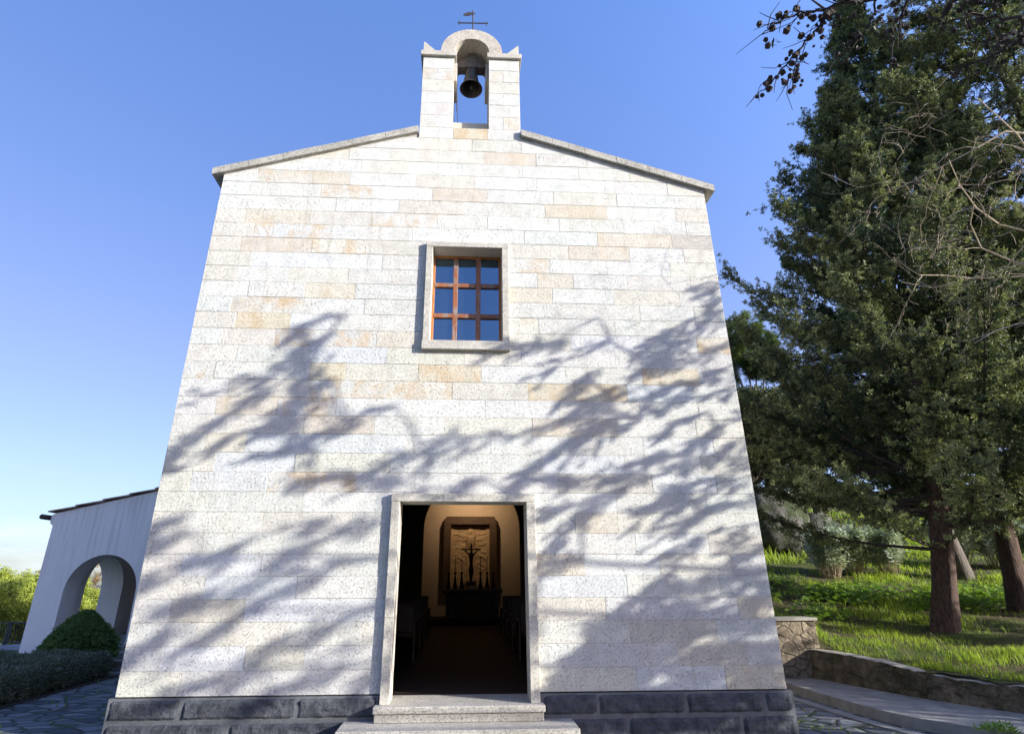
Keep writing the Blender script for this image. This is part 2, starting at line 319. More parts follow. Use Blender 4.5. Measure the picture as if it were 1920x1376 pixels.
class MB:
    def __init__(s): s.v = []; s.f = []; s.c = []; s.r = []; s.cur = (1, 1, 1); s.rust = 0.
    def add(s, vs, fs):
        n = len(s.v); s.v += [tuple(map(float, q)) for q in vs]
        for f in fs: s.f.append([n+i for i in f]); s.c.append(s.cur); s.r.append(s.rust)
    def box(s, a, b, bev=0.0):
        (x0, y0, z0), (x1, y1, z1) = a, b
        if bev <= 0:
            s.add([(x0,y0,z0),(x1,y0,z0),(x1,y1,z0),(x0,y1,z0),(x0,y0,z1),(x1,y0,z1),(x1,y1,z1),(x0,y1,z1)],
                  [(0,3,2,1),(4,5,6,7),(0,1,5,4),(1,2,6,5),(2,3,7,6),(3,0,4,7)]); return
        e = bev; V = []
        for X, sx in ((x0, 1), (x1, -1)):
            for Y, sy in ((y0, 1), (y1, -1)):
                for Z, sz in ((z0, 1), (z1, -1)):
                    V += [(X, Y+sy*e, Z+sz*e), (X+sx*e, Y, Z+sz*e), (X+sx*e, Y+sy*e, Z)]
        id = lambda i, j, k, w: ((i*2+j)*2+k)*3+w
        F = []
        for i in (0, 1):
            q = [id(i,0,0,0), id(i,1,0,0), id(i,1,1,0), id(i,0,1,0)]; F.append(q if i else q[::-1])
            q = [id(0,i,0,1), id(1,i,0,1), id(1,i,1,1), id(0,i,1,1)]; F.append(q[::-1] if i else q)
            q = [id(0,0,i,2), id(1,0,i,2), id(1,1,i,2), id(0,1,i,2)]; F.append(q if i else q[::-1])
        for i in (0, 1):
            for j in (0, 1):
                F.append([id(i,j,0,0), id(i,j,1,0), id(i,j,1,1), id(i,j,0,1)])
                F.append([id(i,0,j,0), id(i,1,j,0), id(i,1,j,2), id(i,0,j,2)])
                F.append([id(0,i,j,1), id(1,i,j,1), id(1,i,j,2), id(0,i,j,2)])
                for k in (0, 1): F.append([id(i,j,k,0), id(i,j,k,1), id(i,j,k,2)])
        s.add(V, F)
    def prism(s, poly, y0, y1):
        """poly: (x,z) outline, extruded along y"""
        n = len(poly)
        s.add([(x, y0, z) for x, z in poly] + [(x, y1, z) for x, z in poly],
              [list(range(n)), list(range(2*n-1, n-1, -1))] + [(i, n+i, n+(i+1) % n, (i+1) % n) for i in range(n)])
    def prism_x(s, poly, x0, x1):
        n = len(poly)
        s.add([(x0, y, z) for y, z in poly] + [(x1, y, z) for y, z in poly],
              [list(range(n)), list(range(2*n-1, n-1, -1))] + [(i, n+i, n+(i+1) % n, (i+1) % n) for i in range(n)])
    def tube(s, pts, rad, seg=8, cap=True):
        pts = [Vector(p) for p in pts]; n = len(pts)
        rad = [rad]*n if isinstance(rad, (int, float)) else list(rad)
        V = []; ref = None
        for i, p in enumerate(pts):
            d = (pts[min(i+1, n-1)] - pts[max(i-1, 0)]).normalized()
            if ref is None:
                ref = Vector((0, 0, 1)) if abs(d.z) < .9 else Vector((1, 0, 0))
            a = (ref - d*ref.dot(d)).normalized(); ref = a; b = d.cross(a)
            for k in range(seg):
                t = 2*math.pi*k/seg; V.append(p + (a*math.cos(t) + b*math.sin(t))*rad[i])
        F = [(i*seg+k, i*seg+(k+1) % seg, (i+1)*seg+(k+1) % seg, (i+1)*seg+k) for i in range(n-1) for k in range(seg)]
        if cap: F += [list(range(seg-1, -1, -1)), [(n-1)*seg+k for k in range(seg)]]
        s.add(V, F)
    def lathe(s, prof, c, seg=24, axis='z'):
        V = []
        for r, z in prof:
            for k in range(seg):
                t = 2*math.pi*k/seg; V.append((c[0]+r*math.cos(t), c[1]+r*math.sin(t), c[2]+z))
        s.add(V, [(i*seg+k, i*seg+(k+1) % seg, (i+1)*seg+(k+1) % seg, (i+1)*seg+k) for i in range(len(prof)-1) for k in range(seg)])
    def build(s, name, mat, parent=None, loc=None, smooth=False, attrs=False, fixn=True):
        L = np.array(parent_world(parent)) if parent else np.array(loc if loc is not None else base_of(s.v))
        me = bpy.data.meshes.new(name); me.from_pydata([tuple(np.array(q)-L) for q in s.v], [], s.f)
        if attrs:
            a = me.attributes.new('tint', 'FLOAT_COLOR', 'FACE'); a.data.foreach_set('color', np.array([(*c, 1.) for c in s.c], dtype=np.float32).ravel())
            a = me.attributes.new('rust', 'FLOAT', 'FACE'); a.data.foreach_set('value', np.array(s.r, dtype=np.float32))
        if fixn:
            import bmesh
            bm = bmesh.new(); bm.from_mesh(me); bmesh.ops.recalc_face_normals(bm, faces=bm.faces); bm.to_mesh(me); bm.free()
        me.materials.append(mat); me.update()
        if smooth: me.shade_smooth()
        o = bpy.data.objects.new(name, me); col.objects.link(o)
        if parent: o.parent = parent
        else: o.location = L
        return o
def parent_world(p):
    v = Vector(p.location)
    while p.parent: p = p.parent; v += Vector(p.location)
    return v
def base_of(v):
    a = np.array(v); lo, hi = a.min(0), a.max(0); return ((lo[0]+hi[0])/2, (lo[1]+hi[1])/2, lo[2])

def bulk(name, V, F, mat, parent=None, loc=None, tint=None, smooth=False):
    """big meshes straight from numpy: V (n,3), F (m,k) with one k"""
    V = np.asarray(V, np.float32); F = np.asarray(F, np.int32)
    L = np.array(parent_world(parent)) if parent else np.array(loc if loc is not None else base_of(V))
    V = V - L.astype(np.float32); k = F.shape[1]
    me = bpy.data.meshes.new(name); me.vertices.add(len(V)); me.vertices.foreach_set('co', V.ravel())
    me.loops.add(F.size); me.loops.foreach_set('vertex_index', F.ravel())
    me.polygons.add(len(F)); me.polygons.foreach_set('loop_start', np.arange(0, F.size, k, dtype=np.int32))
    if tint is not None:
        a = me.attributes.new('tint', 'FLOAT', 'FACE'); a.data.foreach_set('value', np.asarray(tint, np.float32))
    me.materials.append(mat); me.update(calc_edges=True); me.validate()
    if smooth: me.shade_smooth()
    o = bpy.data.objects.new(name, me); col.objects.link(o)
    if parent: o.parent = parent
    else: o.location = L
    return o

# ------------------------------------------------------------------ facade data
H = .255
JOINTS = [
    ('E', -3.213, 'G', -2.148, 'G', -0.404, 'E', 2.086, 'B', 3.172, 'T'),
    ('G', -3.461, 'B', -2.53, 'D', -1.845, 'G', 0.855, 'G', 1.785, 'G', 2.616, 'D', 3.464, 'G'),
    ('L', -3.134, 'E', -2.111, 'L', 0.863, 'L', 2.05, 'D', 3.143, 'G'),
    ('L', -3.472, 'D', -2.608, 'B', -1.727, 'B', -0.435, 'E', 1.772, 'G', 3.454, 'T'),
    ('E', -3.127, 'B', -2.024, 'L', 0.213, 'B', 2.062, 'L', 3.254, 'G'),
    ('E', -3.44, 'B', -2.487, 'L', -1.56, 'L', 0.212, 'T', 1.537, 'W', 2.506, 'E', 3.447, 'G'),
    ('E', -3.199, 'L', -1.967, 'L', 0.21, 'W', 2.22, 'W', 3.183, 'D'),
    ('E', -3.492, 'L', -2.541, 'E', -1.422, 'L', 1.443, 'T', 2.004, 'E', 2.471, 'L'),
    ('E', -3.309, 'L', -2.073, 'W', 2.011, 'L', 3.227, 'L'),
    ('E', -3.516, 'B', -2.546, 'Lo', -1.328, 'L', -0.005, 'L', 1.242, 'D', 2.518, 'B', 3.396, 'G'),
    ('E', -3.258, 'B', -2.23, 'E', -0.991, 'W', -0.109, 'W', 1.036, 'B', 2.163, 'L', 3.225, 'D'),
    ('E', -3.418, 'T', -2.901, 'B', -0.808, 'W', 0.347, 'W', 1.279, 'L', 2.453, 'W', 3.434, 'E'),
    ('L', -3.212, 'E', -2.179, 'T', -1.232, 'W', -0.287, 'E', 0.921, 'T', 2.118, 'L', 3.22, 'E'),
    ('L', -3.375, 'T', -2.566, 'Gr', -1.771, 'W', -0.741, 'W', 0.274, 'W', 1.302, 'E', 2.451, 'L', 3.293, 'L'),
    ('L', -3.254, 'E', -2.152, 'Lr', -1.1, 'Eo', -0.19, 'E', 0.875, 'O', 2.291, 'B', 3.25, 'L'),
    ('Lr', -3.476, 'L', -2.188, 'O', -1.687, 'E', -0.676, 'O', 0.212, 'W', 1.418, 'L', 2.54, 'O', 3.371, 'G'),
    ('E', -3.22, 'L', -2.217, 'B', -1.133, 'E', -0.034, 'E', 0.787, 'L', 2.164, 'L', 3.279, 'G'),
    ('W', -3.467, 'E', -2.725, 'Lr', -1.294, 'T', -0.038, 'E', 1.529, 'B', 2.631, 'L', 3.409, 'To'),
    ('E', -3.316, 'O', -2.547, 'B', -1.978, 'L', -0.042, 'Eo', 1.059, 'L', 2.198, 'L', 3.232, 'L'),
    ('W', -3.424, 'Er', -2.28, 'W', -1.509, 'L', 0.191, 'L', 1.629, 'L', 2.601, 'L', 3.437, 'L'),
    ('L', -3.212, 'L', -2.394, 'T', -1.662, 'L', -0.05, 'T', 1.286, 'L', 2.224, 'E', 3.239, 'L'),
    ('E', -3.437, 'W', -2.651, 'E', -1.786, 'L', -0.054, 'W', 1.059, 'T', 1.616, 'W', 2.452, 'L', 3.447, 'E'),
    ('E', -3.242, 'B', -2.072, 'W', -1.296, 'L', 0.187, 'Wr', 1.265, 'W', 2.156, 'W', 3.149, 'E'),
    ('E', -3.447, 'T', -2.379, 'Er', -1.573, 'E', -0.062, 'E', 1.569, 'T', 2.532, 'W', 3.402, 'E'),
    ('E', -3.286, 'Br', -2.131, 'L', -0.87, 'W', 0.88, 'W', 2.041, 'T', 3.244, 'D'),
    ('E', -3.461, 'T', -2.469, 'E', -1.522, 'Wr', -0.49, 'L', 0.301, 'W', 1.441, 'L', 2.483, 'W', 3.502, 'L'),
    ('W', -3.0, 'L', -2.091, 'W', -1.105, 'E', -0.074, 'L', 1.228, 'T', 2.234, 'W', 3.358, 'E'),
    ('W', -3.465, 'L', -2.351, 'Wr', -1.56, 'W', -0.584, 'T', 0.292, 'W', 1.368, 'E', 2.413, 'W', 3.461, 'L'),
    ('W', -3.378, 'Er', -2.513, 'T', -1.92, 'W', -0.86, 'E', 0.091, 'W', 1.105, 'W', 2.229, 'L', 3.285, 'E'),
    ('W', -2.763, 'W', -1.762, 'E', -1.01, 'W', -0.121, 'L', 0.883, 'W', 1.817, 'L', 2.671, 'E'),
    ('E', -1.973, 'W', -1.304, 'E', -0.444, 'E', 0.238, 'T', 1.112, 'L', 1.968, 'L'),
    ('W', -0.833, 'E', 0.04, 'E', 0.443, 'L', 0.867, 'L'),
    ('W', -0.279, 'O', 0.299, 'W'),
]
SHADE = [
    ([(-1.77, 4.83), (-2.2, 4.71), (-2.62, 4.39)], 0.059, 'L'),
    ([(-2.01, 4.48), (-2.28, 4.29), (-2.61, 4.11)], 0.088, 'L'),
    ([(-2.26, 4.29), (-2.46, 4.04), (-2.89, 3.83), (-3.31, 3.63), (-3.67, 3.53)], 0.064, 'L'),
    ([(-2.15, 4.04), (-2.55, 3.79), (-2.8, 3.64), (-3.13, 3.35), (-3.4, 3.14), (-3.79, 2.89)], 0.068, 'L'),
    ([(-1.87, 3.85), (-2.19, 3.62), (-2.49, 3.36)], 0.085, 'L'),
    ([(-1.89, 3.58), (-2.27, 3.43), (-2.6, 3.34)], 0.057, 'L'),
    ([(-1.0, 3.47), (-1.48, 3.28), (-1.9, 3.04), (-2.17, 2.84)], 0.084, 'L'),
    ([(-1.93, 3.32), (-2.36, 3.22), (-2.79, 3.12)], 0.042, 'L'),
    ([(-3.0, 3.07), (-3.31, 2.85), (-3.56, 2.61), (-3.86, 2.57)], 0.054, 'L'),
    ([(-3.51, 3.0), (-3.76, 2.78), (-3.9, 2.62)], 0.054, 'L'),
    ([(-2.1, 2.86), (-2.57, 2.8), (-2.95, 2.63)], 0.041, 'L'),
    ([(-2.24, 4.41), (-2.25, 3.79), (-2.32, 3.22), (-2.04, 2.86), (-1.99, 2.42)], 0.068, 'L'),
    ([(-0.53, 2.36), (-1.19, 2.47), (-1.63, 2.53), (-2.09, 2.42)], 0.097, 'L'),
    ([(-0.52, 2.98), (-0.88, 2.73), (-1.29, 2.51), (-1.62, 2.36)], 0.062, 'L'),
    ([(3.9, 5.53), (3.49, 5.35)], 0.050, 'R'),
    ([(3.91, 5.26), (3.63, 5.01), (3.11, 4.68), (2.43, 4.3)], 0.103, 'R'),
    ([(3.91, 5.05), (3.31, 4.6), (2.6, 4.11)], 0.125, 'R'),
    ([(3.92, 4.55), (3.39, 4.27), (2.59, 4.09)], 0.111, 'R'),
    ([(3.9, 4.16), (3.38, 3.94), (2.6, 3.61), (2.01, 3.24), (1.45, 2.87)], 0.096, 'R'),
    ([(3.9, 3.78), (3.18, 3.62), (2.65, 3.4), (1.89, 3.29), (1.38, 2.99)], 0.089, 'R'),
    ([(3.41, 3.44), (3.02, 3.3), (2.66, 3.1)], 0.046, 'R'),
    ([(2.57, 3.82), (1.91, 3.5), (1.16, 3.23), (0.67, 3.08), (0.07, 2.98), (-0.16, 2.83)], 0.079, 'R'),
    ([(1.95, 4.88), (1.61, 4.7), (1.21, 4.44), (0.69, 4.37)], 0.055, 'R'),
    ([(1.21, 4.44), (0.51, 4.37), (0.26, 4.23)], 0.046, 'R'),
    ([(2.09, 4.51), (1.71, 4.37), (1.4, 4.17), (1.03, 3.95)], 0.039, 'R'),
    ([(1.77, 4.01), (1.58, 3.86), (1.25, 3.61)], 0.053, 'R'),
    ([(2.13, 3.81), (1.8, 3.6), (1.46, 3.41)], 0.053, 'R'),
    ([(-0.15, 3.12), (-0.51, 2.82)], 0.057, 'R'),
    ([(1.89, 3.24), (1.51, 2.97), (1.04, 2.74), (0.8, 2.5), (0.52, 2.3)], 0.098, 'R'),
    ([(3.9, 3.34), (3.49, 3.18), (3.08, 2.91), (2.57, 2.73), (1.84, 2.58)], 0.088, 'R'),
    ([(3.93, 3.11), (3.58, 2.91), (3.0, 2.69), (2.73, 2.59)], 0.073, 'R'),
    ([(3.95, 2.77), (3.53, 2.57), (3.02, 2.38), (2.64, 2.22)], 0.086, 'R'),
    ([(2.51, 2.52), (1.84, 2.51), (1.36, 2.42), (0.99, 2.56)], 0.085, 'R'),
    ([(0.19, 2.48), (-0.15, 2.34)], 0.055, 'R'),
    ([(3.93, 2.55), (3.17, 2.34), (2.62, 2.11), (2.22, 1.99)], 0.085, 'R'),
    ([(3.92, 2.21), (3.27, 2.14), (2.86, 1.91), (2.57, 1.84)], 0.085, 'R'),
    ([(3.89, 1.92), (3.36, 1.82), (2.95, 1.65), (2.66, 1.51)], 0.069, 'R'),
    ([(3.9, 1.67), (3.45, 1.58)], 0.099, 'R'),
    ([(2.51, 2.52), (1.86, 2.31), (1.34, 2.1), (0.96, 2.03)], 0.084, 'R'),
    ([(2.04, 2.23), (1.67, 2.11), (1.38, 1.84), (1.14, 1.58)], 0.055, 'R'),
    ([(1.51, 1.48), (1.14, 1.41), (0.96, 1.35)], 0.068, 'R'),
    ([(3.89, 1.34), (2.91, 1.14), (2.42, 1.07)], 0.122, 'S'),
    ([(3.95, 1.14), (3.29, 0.92), (2.19, 0.77), (1.65, 0.63)], 0.185, 'S'),
    ([(3.94, 0.76), (2.84, 0.62), (1.83, 0.48), (1.4, 0.31)], 0.218, 'S'),
    ([(3.94, 0.41), (2.47, 0.3), (1.36, 0.17), (1.03, 0.04)], 0.227, 'S'),
    ([(3.92, 0.12), (2.44, 0.02), (0.97, -0.07)], 0.214, 'S'),
    ([(3.89, -0.19), (2.41, -0.22), (0.96, -0.26)], 0.223, 'S'),
    ([(2.63, 1.3), (2.36, 1.08), (1.93, 0.9)], 0.067, 'R'),
    ([(-3.56, 1.99), (-3.87, 1.84)], 0.064, 'M'),
    ([(-3.34, 1.78), (-3.84, 1.58)], 0.064, 'M'),
    ([(-1.73, 1.98), (-2.5, 1.75), (-3.02, 1.47), (-3.38, 1.39)], 0.077, 'M'),
    ([(-1.07, 1.91), (-1.7, 1.71), (-2.24, 1.45), (-2.65, 1.19), (-3.16, 1.01), (-3.56, 0.87)], 0.105, 'M'),
    ([(-1.12, 1.49), (-1.77, 1.32), (-2.4, 1.05), (-2.89, 0.66), (-3.27, 0.45), (-3.87, 0.39)], 0.096, 'M'),
    ([(-1.03, 0.9), (-1.6, 0.72), (-2.12, 0.55), (-2.5, 0.22), (-2.99, 0.08), (-3.48, -0.02)], 0.106, 'M'),
    ([(-3.16, 0.79), (-3.6, 0.56), (-3.88, 0.4)], 0.078, 'M'),
    ([(-1.09, 0.6), (-1.46, 0.3), (-2.16, 0.03), (-2.54, -0.15)], 0.094, 'M'),
    ([(-0.96, 0.3), (-1.31, -0.07)], 0.061, 'M'),
    ([(-3.44, 1.32), (-3.89, 1.2)], 0.074, 'M'),
    ([(-3.13, 1.11), (-3.46, 0.87)], 0.062, 'M'),
    ([(0.88, 1.21), (0.77, 0.66)], 0.065, 'M'),
    ([(-0.72, 1.4), (-0.83, 0.56)], 0.077, 'M'),
]

TINT = dict(W=(.69, .684, .63), B=(.67, .672, .645), L=(.675, .66, .598), E=(.678, .648, .562), T=(.66, .612, .508), O=(.66, .595, .458), G=(.63, .618, .572), D=(.60, .562, .487))
HALF = 3.902
GM = .319                                                     # gable slope
def gable_z(x): return 8.235 - GM*(abs(x) - .85)
def clip_half(poly, a, b, c):
    """keep a*x + b*z <= c"""
    out = []
    for i in range(len(poly)):
        p, q = poly[i], poly[(i+1) % len(poly)]
        dp, dq = a*p[0]+b*p[1]-c, a*q[0]+b*q[1]-c
        if dp <= 0: out.append(p)
        if dp*dq < 0:
            t = dp/(dp-dq); out.append((p[0]+(q[0]-p[0])*t, p[1]+(q[1]-p[1])*t))
    return out
def block(mb, x0, x1, z0, z1, y=0.0, depth=.0055, ch=.0036, gap=.0016, roof=False):
    def shape(g):
        p = [(x0+g, z0+g), (x1-g, z0+g), (x1-g, z1-g), (x0+g, z1-g)]
        if roof and z1 > 7.1:
            c0 = 8.235 + GM*.85 + .035 - g
            if x1 > .86: p = clip_half(p, GM, 1, c0)
            if x0 < -.86 and p: p = clip_half(p, -GM, 1, c0)
        return p
    a, b = shape(gap), shape(gap+ch)
    if len(b) < 3: return
    j = random.uniform(-.003, .002)
    if len(a) == len(b):
        n = len(a)
        mb.add([(x, y+depth, z) for x, z in a] + [(x, y+ch*.6, z) for x, z in a] + [(x, y+j, z) for x, z in b],
               [(i, (i+1) % n, n+(i+1) % n, n+i) for i in range(n)] + [(n+i, n+(i+1) % n, 2*n+(i+1) % n, 2*n+i) for i in range(n)] + [list(range(2*n, 3*n))])
    else: mb.prism(b, y+j, y+depth)
def vary(c, s=.035):
    k = 1+random.uniform(-s, s); return tuple(min(.8, max(.02, q*k+random.uniform(-.008, .008))) for q in c)

# ================================================================== CHAPEL
chapel = empty('chapel', (0, 0, -.5), 'pale granite chapel with a bell gable, square window and open doorway', 'chapel')
DX0, DX1, DZ0, DZ1 = -.935, .922, -.1, 2.275                  # outside of the door surround
WX0, WX1, WZ0, WZ1 = -.637, .625, 4.30, 6.085                 # outside of the window surround
mb = MB()
for i, row in enumerate(JOINTS):
    z0, z1 = i*H, (i+1)*H
    if i == 32: z1 = 8.395
    codes = row[0::2]; xs = list(row[1::2])
    lim = HALF if z0 < 7.0 else HALF
    if i == 32: lim = .852
    xs = [-lim] + xs + [lim]
    if i == 31: xs[0] = -HALF; xs[-1] = HALF
    for k, c in enumerate(codes):
        a, b = xs[k], xs[k+1]; mb.cur = vary(TINT[c[0]]); mb.rust = {'r': .9, 'o': .9, 'T': .4, 'O': 1.0}.get(c[-1], .12 if random.random() < .35 else 0.)
        segs = [(a, b, z0, z1)]
        for hx0, hx1, hz0, hz1 in ((DX0+.03, DX1-.03, -1, DZ1-.02), (WX0+.03, WX1-.03, WZ0+.03, WZ1-.03)):
            o = []
            for p, q, e, f in segs:
                if q <= hx0 or p >= hx1 or f <= hz0 or e >= hz1: o.append((p, q, e, f)); continue
                if p < hx0: o.append((p, hx0, e, f))
                if q > hx1: o.append((hx1, q, e, f))
                if e < hz0-.01: o.append((max(p, hx0), min(q, hx1), e, hz0))
                if f > hz1+.01: o.append((max(p, hx0), min(q, hx1), hz1, f))
            segs = o
        for p, q, e, f in segs:
            if q-p > .015: block(mb, p, q, e, f, roof=True)
mb.build('stone_facing', MT['blocks'], chapel, attrs=True, fixn=True)
# core of the front wall and the other walls
mb = MB(); y0, y1 = .0055, .5; e = .0015
X = HALF-.002
gl = lambda x: (x, gable_z(x)+.02)
mb.prism([(-X, 0), (DX0+.05, 0), (DX0+.05, 8.24), (-.86, 8.24), gl(-X)], y0, y1)
mb.prism([(X, 0), (DX1-.05, 0), (DX1-.05, 8.24), (.86, 8.24), gl(X)], y0, y1)
mb.box((DX0+.05, y0, DZ1-.05), (DX1-.05, y1, WZ0+.05))
mb.box((DX0+.05, y0, WZ0+.05), (WX0+.05, y1, WZ1-.05)); mb.box((WX1-.05, y0, WZ0+.05), (DX1-.05, y1, WZ1-.05))
mb.box((DX0+.05, y0, WZ1-.05), (DX1-.05, y1, 8.235))
mb.box((-X, y1+.001, -.1), (-3.4, 13.4, 7.16)); mb.box((3.4, y1+.001, -.1), (X, 13.4, 7.16)); mb.box((-3.4, 13.2, -.1), (3.4, 13.4, 8.2))
mb.build('wall', MT['mortar'], chapel)
# plinth: two courses of rough basalt blocks with raised pale joints
PX = 3.955; mj = MB(); hr = np.random.default_rng(17)
def hewn(mb, x0, x1, z0, z1):
    nx = max(4, int((x1-x0)/.045)); nz = 6; ph = hr.uniform(0, 6, 6); V = []
    for j in range(nz+1):
        for i in range(nx+1):
            u, w = i/nx, j/nz; e = min(u*(x1-x0), (1-u)*(x1-x0), w*(z1-z0), (1-w)*(z1-z0)); f = min(1, e/.016)
            X_ = x0+(x1-x0)*u; Z_ = z0+(z1-z0)*w
            d = .024 + .005*math.sin(X_*7+ph[0])*math.sin(Z_*19+ph[1]) + .004*math.sin(X_*23+Z_*31+ph[2]) + hr.uniform(-.005, .005)
            V.append((X_ + (hr.uniform(-.006, .006) if 0 < i < nx else hr.uniform(-.005, .005)), -.014 - d*(f**.7), Z_ + hr.uniform(-.004, .004)))
    mb.add(V, [(j*(nx+1)+i, j*(nx+1)+i+1, (j+1)*(nx+1)+i+1, (j+1)*(nx+1)+i) for j in range(nz) for i in range(nx)])
for (xa, xb) in ((-PX, -.945), (.93, PX)):
    mb = MB()
    mj.box((xa, -.018, -.5), (xb, .30, -.012))
    for c, (z0, z1) in enumerate(((-.235, -.022), (-.5, -.262))):
        x = xa + .006; k = 0
        first = [.80, 1.28, 1.26] if xa < 0 else [.66, 1.05, .95]
        if c: first = [1.35, 1.75] if xa < 0 else [1.0, 1.35, .5]
        while x < xb-.05:
            w = first[k] if k < len(first) else 1.0
            xe = min(x+w, xb-.006)
            if xb-xe < .25: xe = xb-.006
            hewn(mb, x+.012, xe-.012, z0+.004, z1-.004); x = xe; k += 1
    mb.build('plinth_blocks', MT['basalt'], chapel, fixn=False)
for sx in (-1, 1):
    a, b = sorted((sx*3.905, sx*PX)); mj.box((a, .301, -.5), (b, 13.4, -.013))
mj.build('plinth', MT['plinth_mortar'], chapel)
# copings and roof
for sx in (-1, 1):
    mb = MB()
    n = 6; xs = [sx*(.868 + (4.06-.868)*k/n) for k in range(n+1)]
    for k in range(n):
        a, b = xs[k], xs[k+1]; g = sx*.0035; a2, b2 = a+g*(k > 0), b-g*(k < n-1)
        zb = lambda x: 8.24 - GM*(abs(x)-.85) + .0
        mb.prism([(a2, zb(a2)), (b2, zb(b2)), (b2, zb(b2)+.122), (a2, zb(a2)+.122)], -.066+random.uniform(-.003, .003), .42)
    mb.build('gable_coping', MT['coping'], chapel)
    mb = MB()
    zb = lambda x: 8.24 - GM*(abs(x)-.85)
    mb.prism([(0, zb(0)-.05), (sx*4.055, zb(4.055)+.002), (sx*4.055, zb(4.055)+.115), (0, zb(0)+.06)], .422, 13.5)
    mb.build('roof_slope', MT['tile'], chapel)
# bell gable
B0, B1 = -.852, .866; IN0, IN1 = -.298, .322; BD = .70
core = MB()
core.box((-.845, .5, 7.9), (.845, BD, 8.39)); core.box((B0+.004, y0, 8.236), (B1-.004, .5, 8.39))
for (pa, pb) in ((B0, IN0), (IN1, B1)):
    mb = MB()
    for k in range(6):
        za, zb_ = 8.395+k*.268, 8.395+(k+1)*.268; mid = pa + (pb-pa)*.46
        cuts = [pa, mid, pb] if k % 2 == 0 else [pa, pb]
        for q in range(len(cuts)-1):
            mb.cur = vary(TINT['WLWELW'[k]] if not (k == 0 and pa > 0 and q == 1) else TINT['E']); mb.rust = .5 if k in (0, 4) else .1
            block(mb, cuts[q], cuts[q+1], za, zb_)
    mb.build('pier_facing', MT['blocks'], chapel, attrs=True)
for (pa, pb) in ((B0, IN0), (IN1, B1)):
    core.box((pa+.002, y0, 8.392), (pb-.002, BD, 10.003))
core.build('bell_gable_core', MT['frame_stone'], chapel)
mb = MB(); mb.box((IN0+.002, .24, 8.394), (IN1-.002, .68, 8.745)); mb.build('bell_opening_sill', MT['frame_stone'], chapel)
for pa, pb in ((B0-.045, IN0+.035), (IN1-.03, B1+.045)):
    mb = MB(); mb.box((pa, -.05, 10.004), (pb, BD+.05, 10.115), .006); mb.build('impost', MT['frame_stone'], chapel)
for xa, xb in ((IN0+.001, IN0+.05), (IN1-.05, IN1-.001)):
    mb = MB(); mb.box((xa, .10, 9.56), (xb, .6, 10.002), .004); mb.build('bracket', MT['arch_stone'], chapel)
AC = (.012, 10.165); RO, RI = .553, .318
def arch_band(c, ro, ri, n=28, drop=.05):
    o = [(c[0]+ro, c[1]-drop)] + [(c[0]+ro*math.cos(math.pi*k/n), c[1]+ro*math.sin(math.pi*k/n)) for k in range(n+1)] + [(c[0]-ro, c[1]-drop)]
    i = [(c[0]+ri, c[1]-drop)] + [(c[0]+ri*math.cos(math.pi*k/n), c[1]+ri*math.sin(math.pi*k/n)) for k in range(n+1)] + [(c[0]-ri, c[1]-drop)]
    return o, i
def arch_ring(mb, c, ro, ri, y0, y1, n=28, drop=.05):
    o, i = arch_band(c, ro, ri, n, drop); m = len(o)
    V = [(x, y0, z) for x, z in o] + [(x, y0, z) for x, z in i] + [(x, y1, z) for x, z in o] + [(x, y1, z) for x, z in i]
    F = []
    for k in range(m-1):
        F += [(k, k+1, m+k+1, m+k), (2*m+k, 3*m+k, 3*m+k+1, 2*m+k+1), (k, 2*m+k, 2*m+k+1, k+1), (m+k, m+k+1, 3*m+k+1, 3*m+k)]
    F += [(0, m, 3*m, 2*m), (m-1, 3*m-1, 4*m-1, 2*m-1)]
    mb.add(V, F)
mb = MB(); arch_ring(mb, AC, RO, RI, -.012, BD); mb.build('bell_arch', MT['arch_stone'], chapel)
for sx, xo in ((-1, -.855), (1, .868)):
    mb = MB(); mb.prism([(xo, 10.116), (xo-sx*.26, 10.116), (xo-sx*.03, 10.355), (xo, 10.37)], .0, .5); mb.build('horn', MT['frame_stone'], chapel)

# door surround, threshold and steps
def surround(x0, x1, z0, z1, ox0, ox1, oz0, oz1, p, d, name, sill=True):
    f = empty_part(name, chapel)
    mb = MB(); bv = .004
    mb.box((x0, -p, oz1), (x1, d, z1), bv); mb.build('lintel', MT['frame_stone'], f)
    lo = oz0 if sill else z0
    for a, b in ((x0+.004, ox0), (ox1, x1-.004)):
        mb = MB(); mid = lo + (oz1-lo)*.52 if sill else lo + (oz1-lo)*.40
        mb.box((a, -p+.003, lo+.001), (b, d, mid-.001), bv); mb.box((a, -p+.0035, mid+.001), (b, d, oz1-.001), bv); mb.build('jamb', MT['frame_stone'], f)
    if sill:
        mb = MB(); mb.box((x0-.006, -p-.006, z0), (x1+.006, d, oz0), bv); mb.build('sill', MT['frame_stone'], f)
    return f
def empty_part(name, parent):
    o = bpy.data.objects.new(name, None); col.objects.link(o); o.parent = parent; o.empty_display_size = .1; return o
surround(DX0, DX1, DZ0, DZ1, -.822, .806, DZ0, 2.172, .07, .28, 'door_surround', False)
for name, a, b in (('threshold', (-.988, -.175, -.172), (.958, .52, -.1)), ('riser', (-.972, -.152, -.262), (.942, .2, -.1735)),
                   ('step', (-1.325, -.49, -.345), (1.285, .05, -.263)), ('step_base', (-1.30, -.47, -.5), (1.262, .05, -.3465))):
    mb = MB(); mb.box(a, b, .008 if 'base' not in name else .004); mb.build(name, MT['step'], chapel)

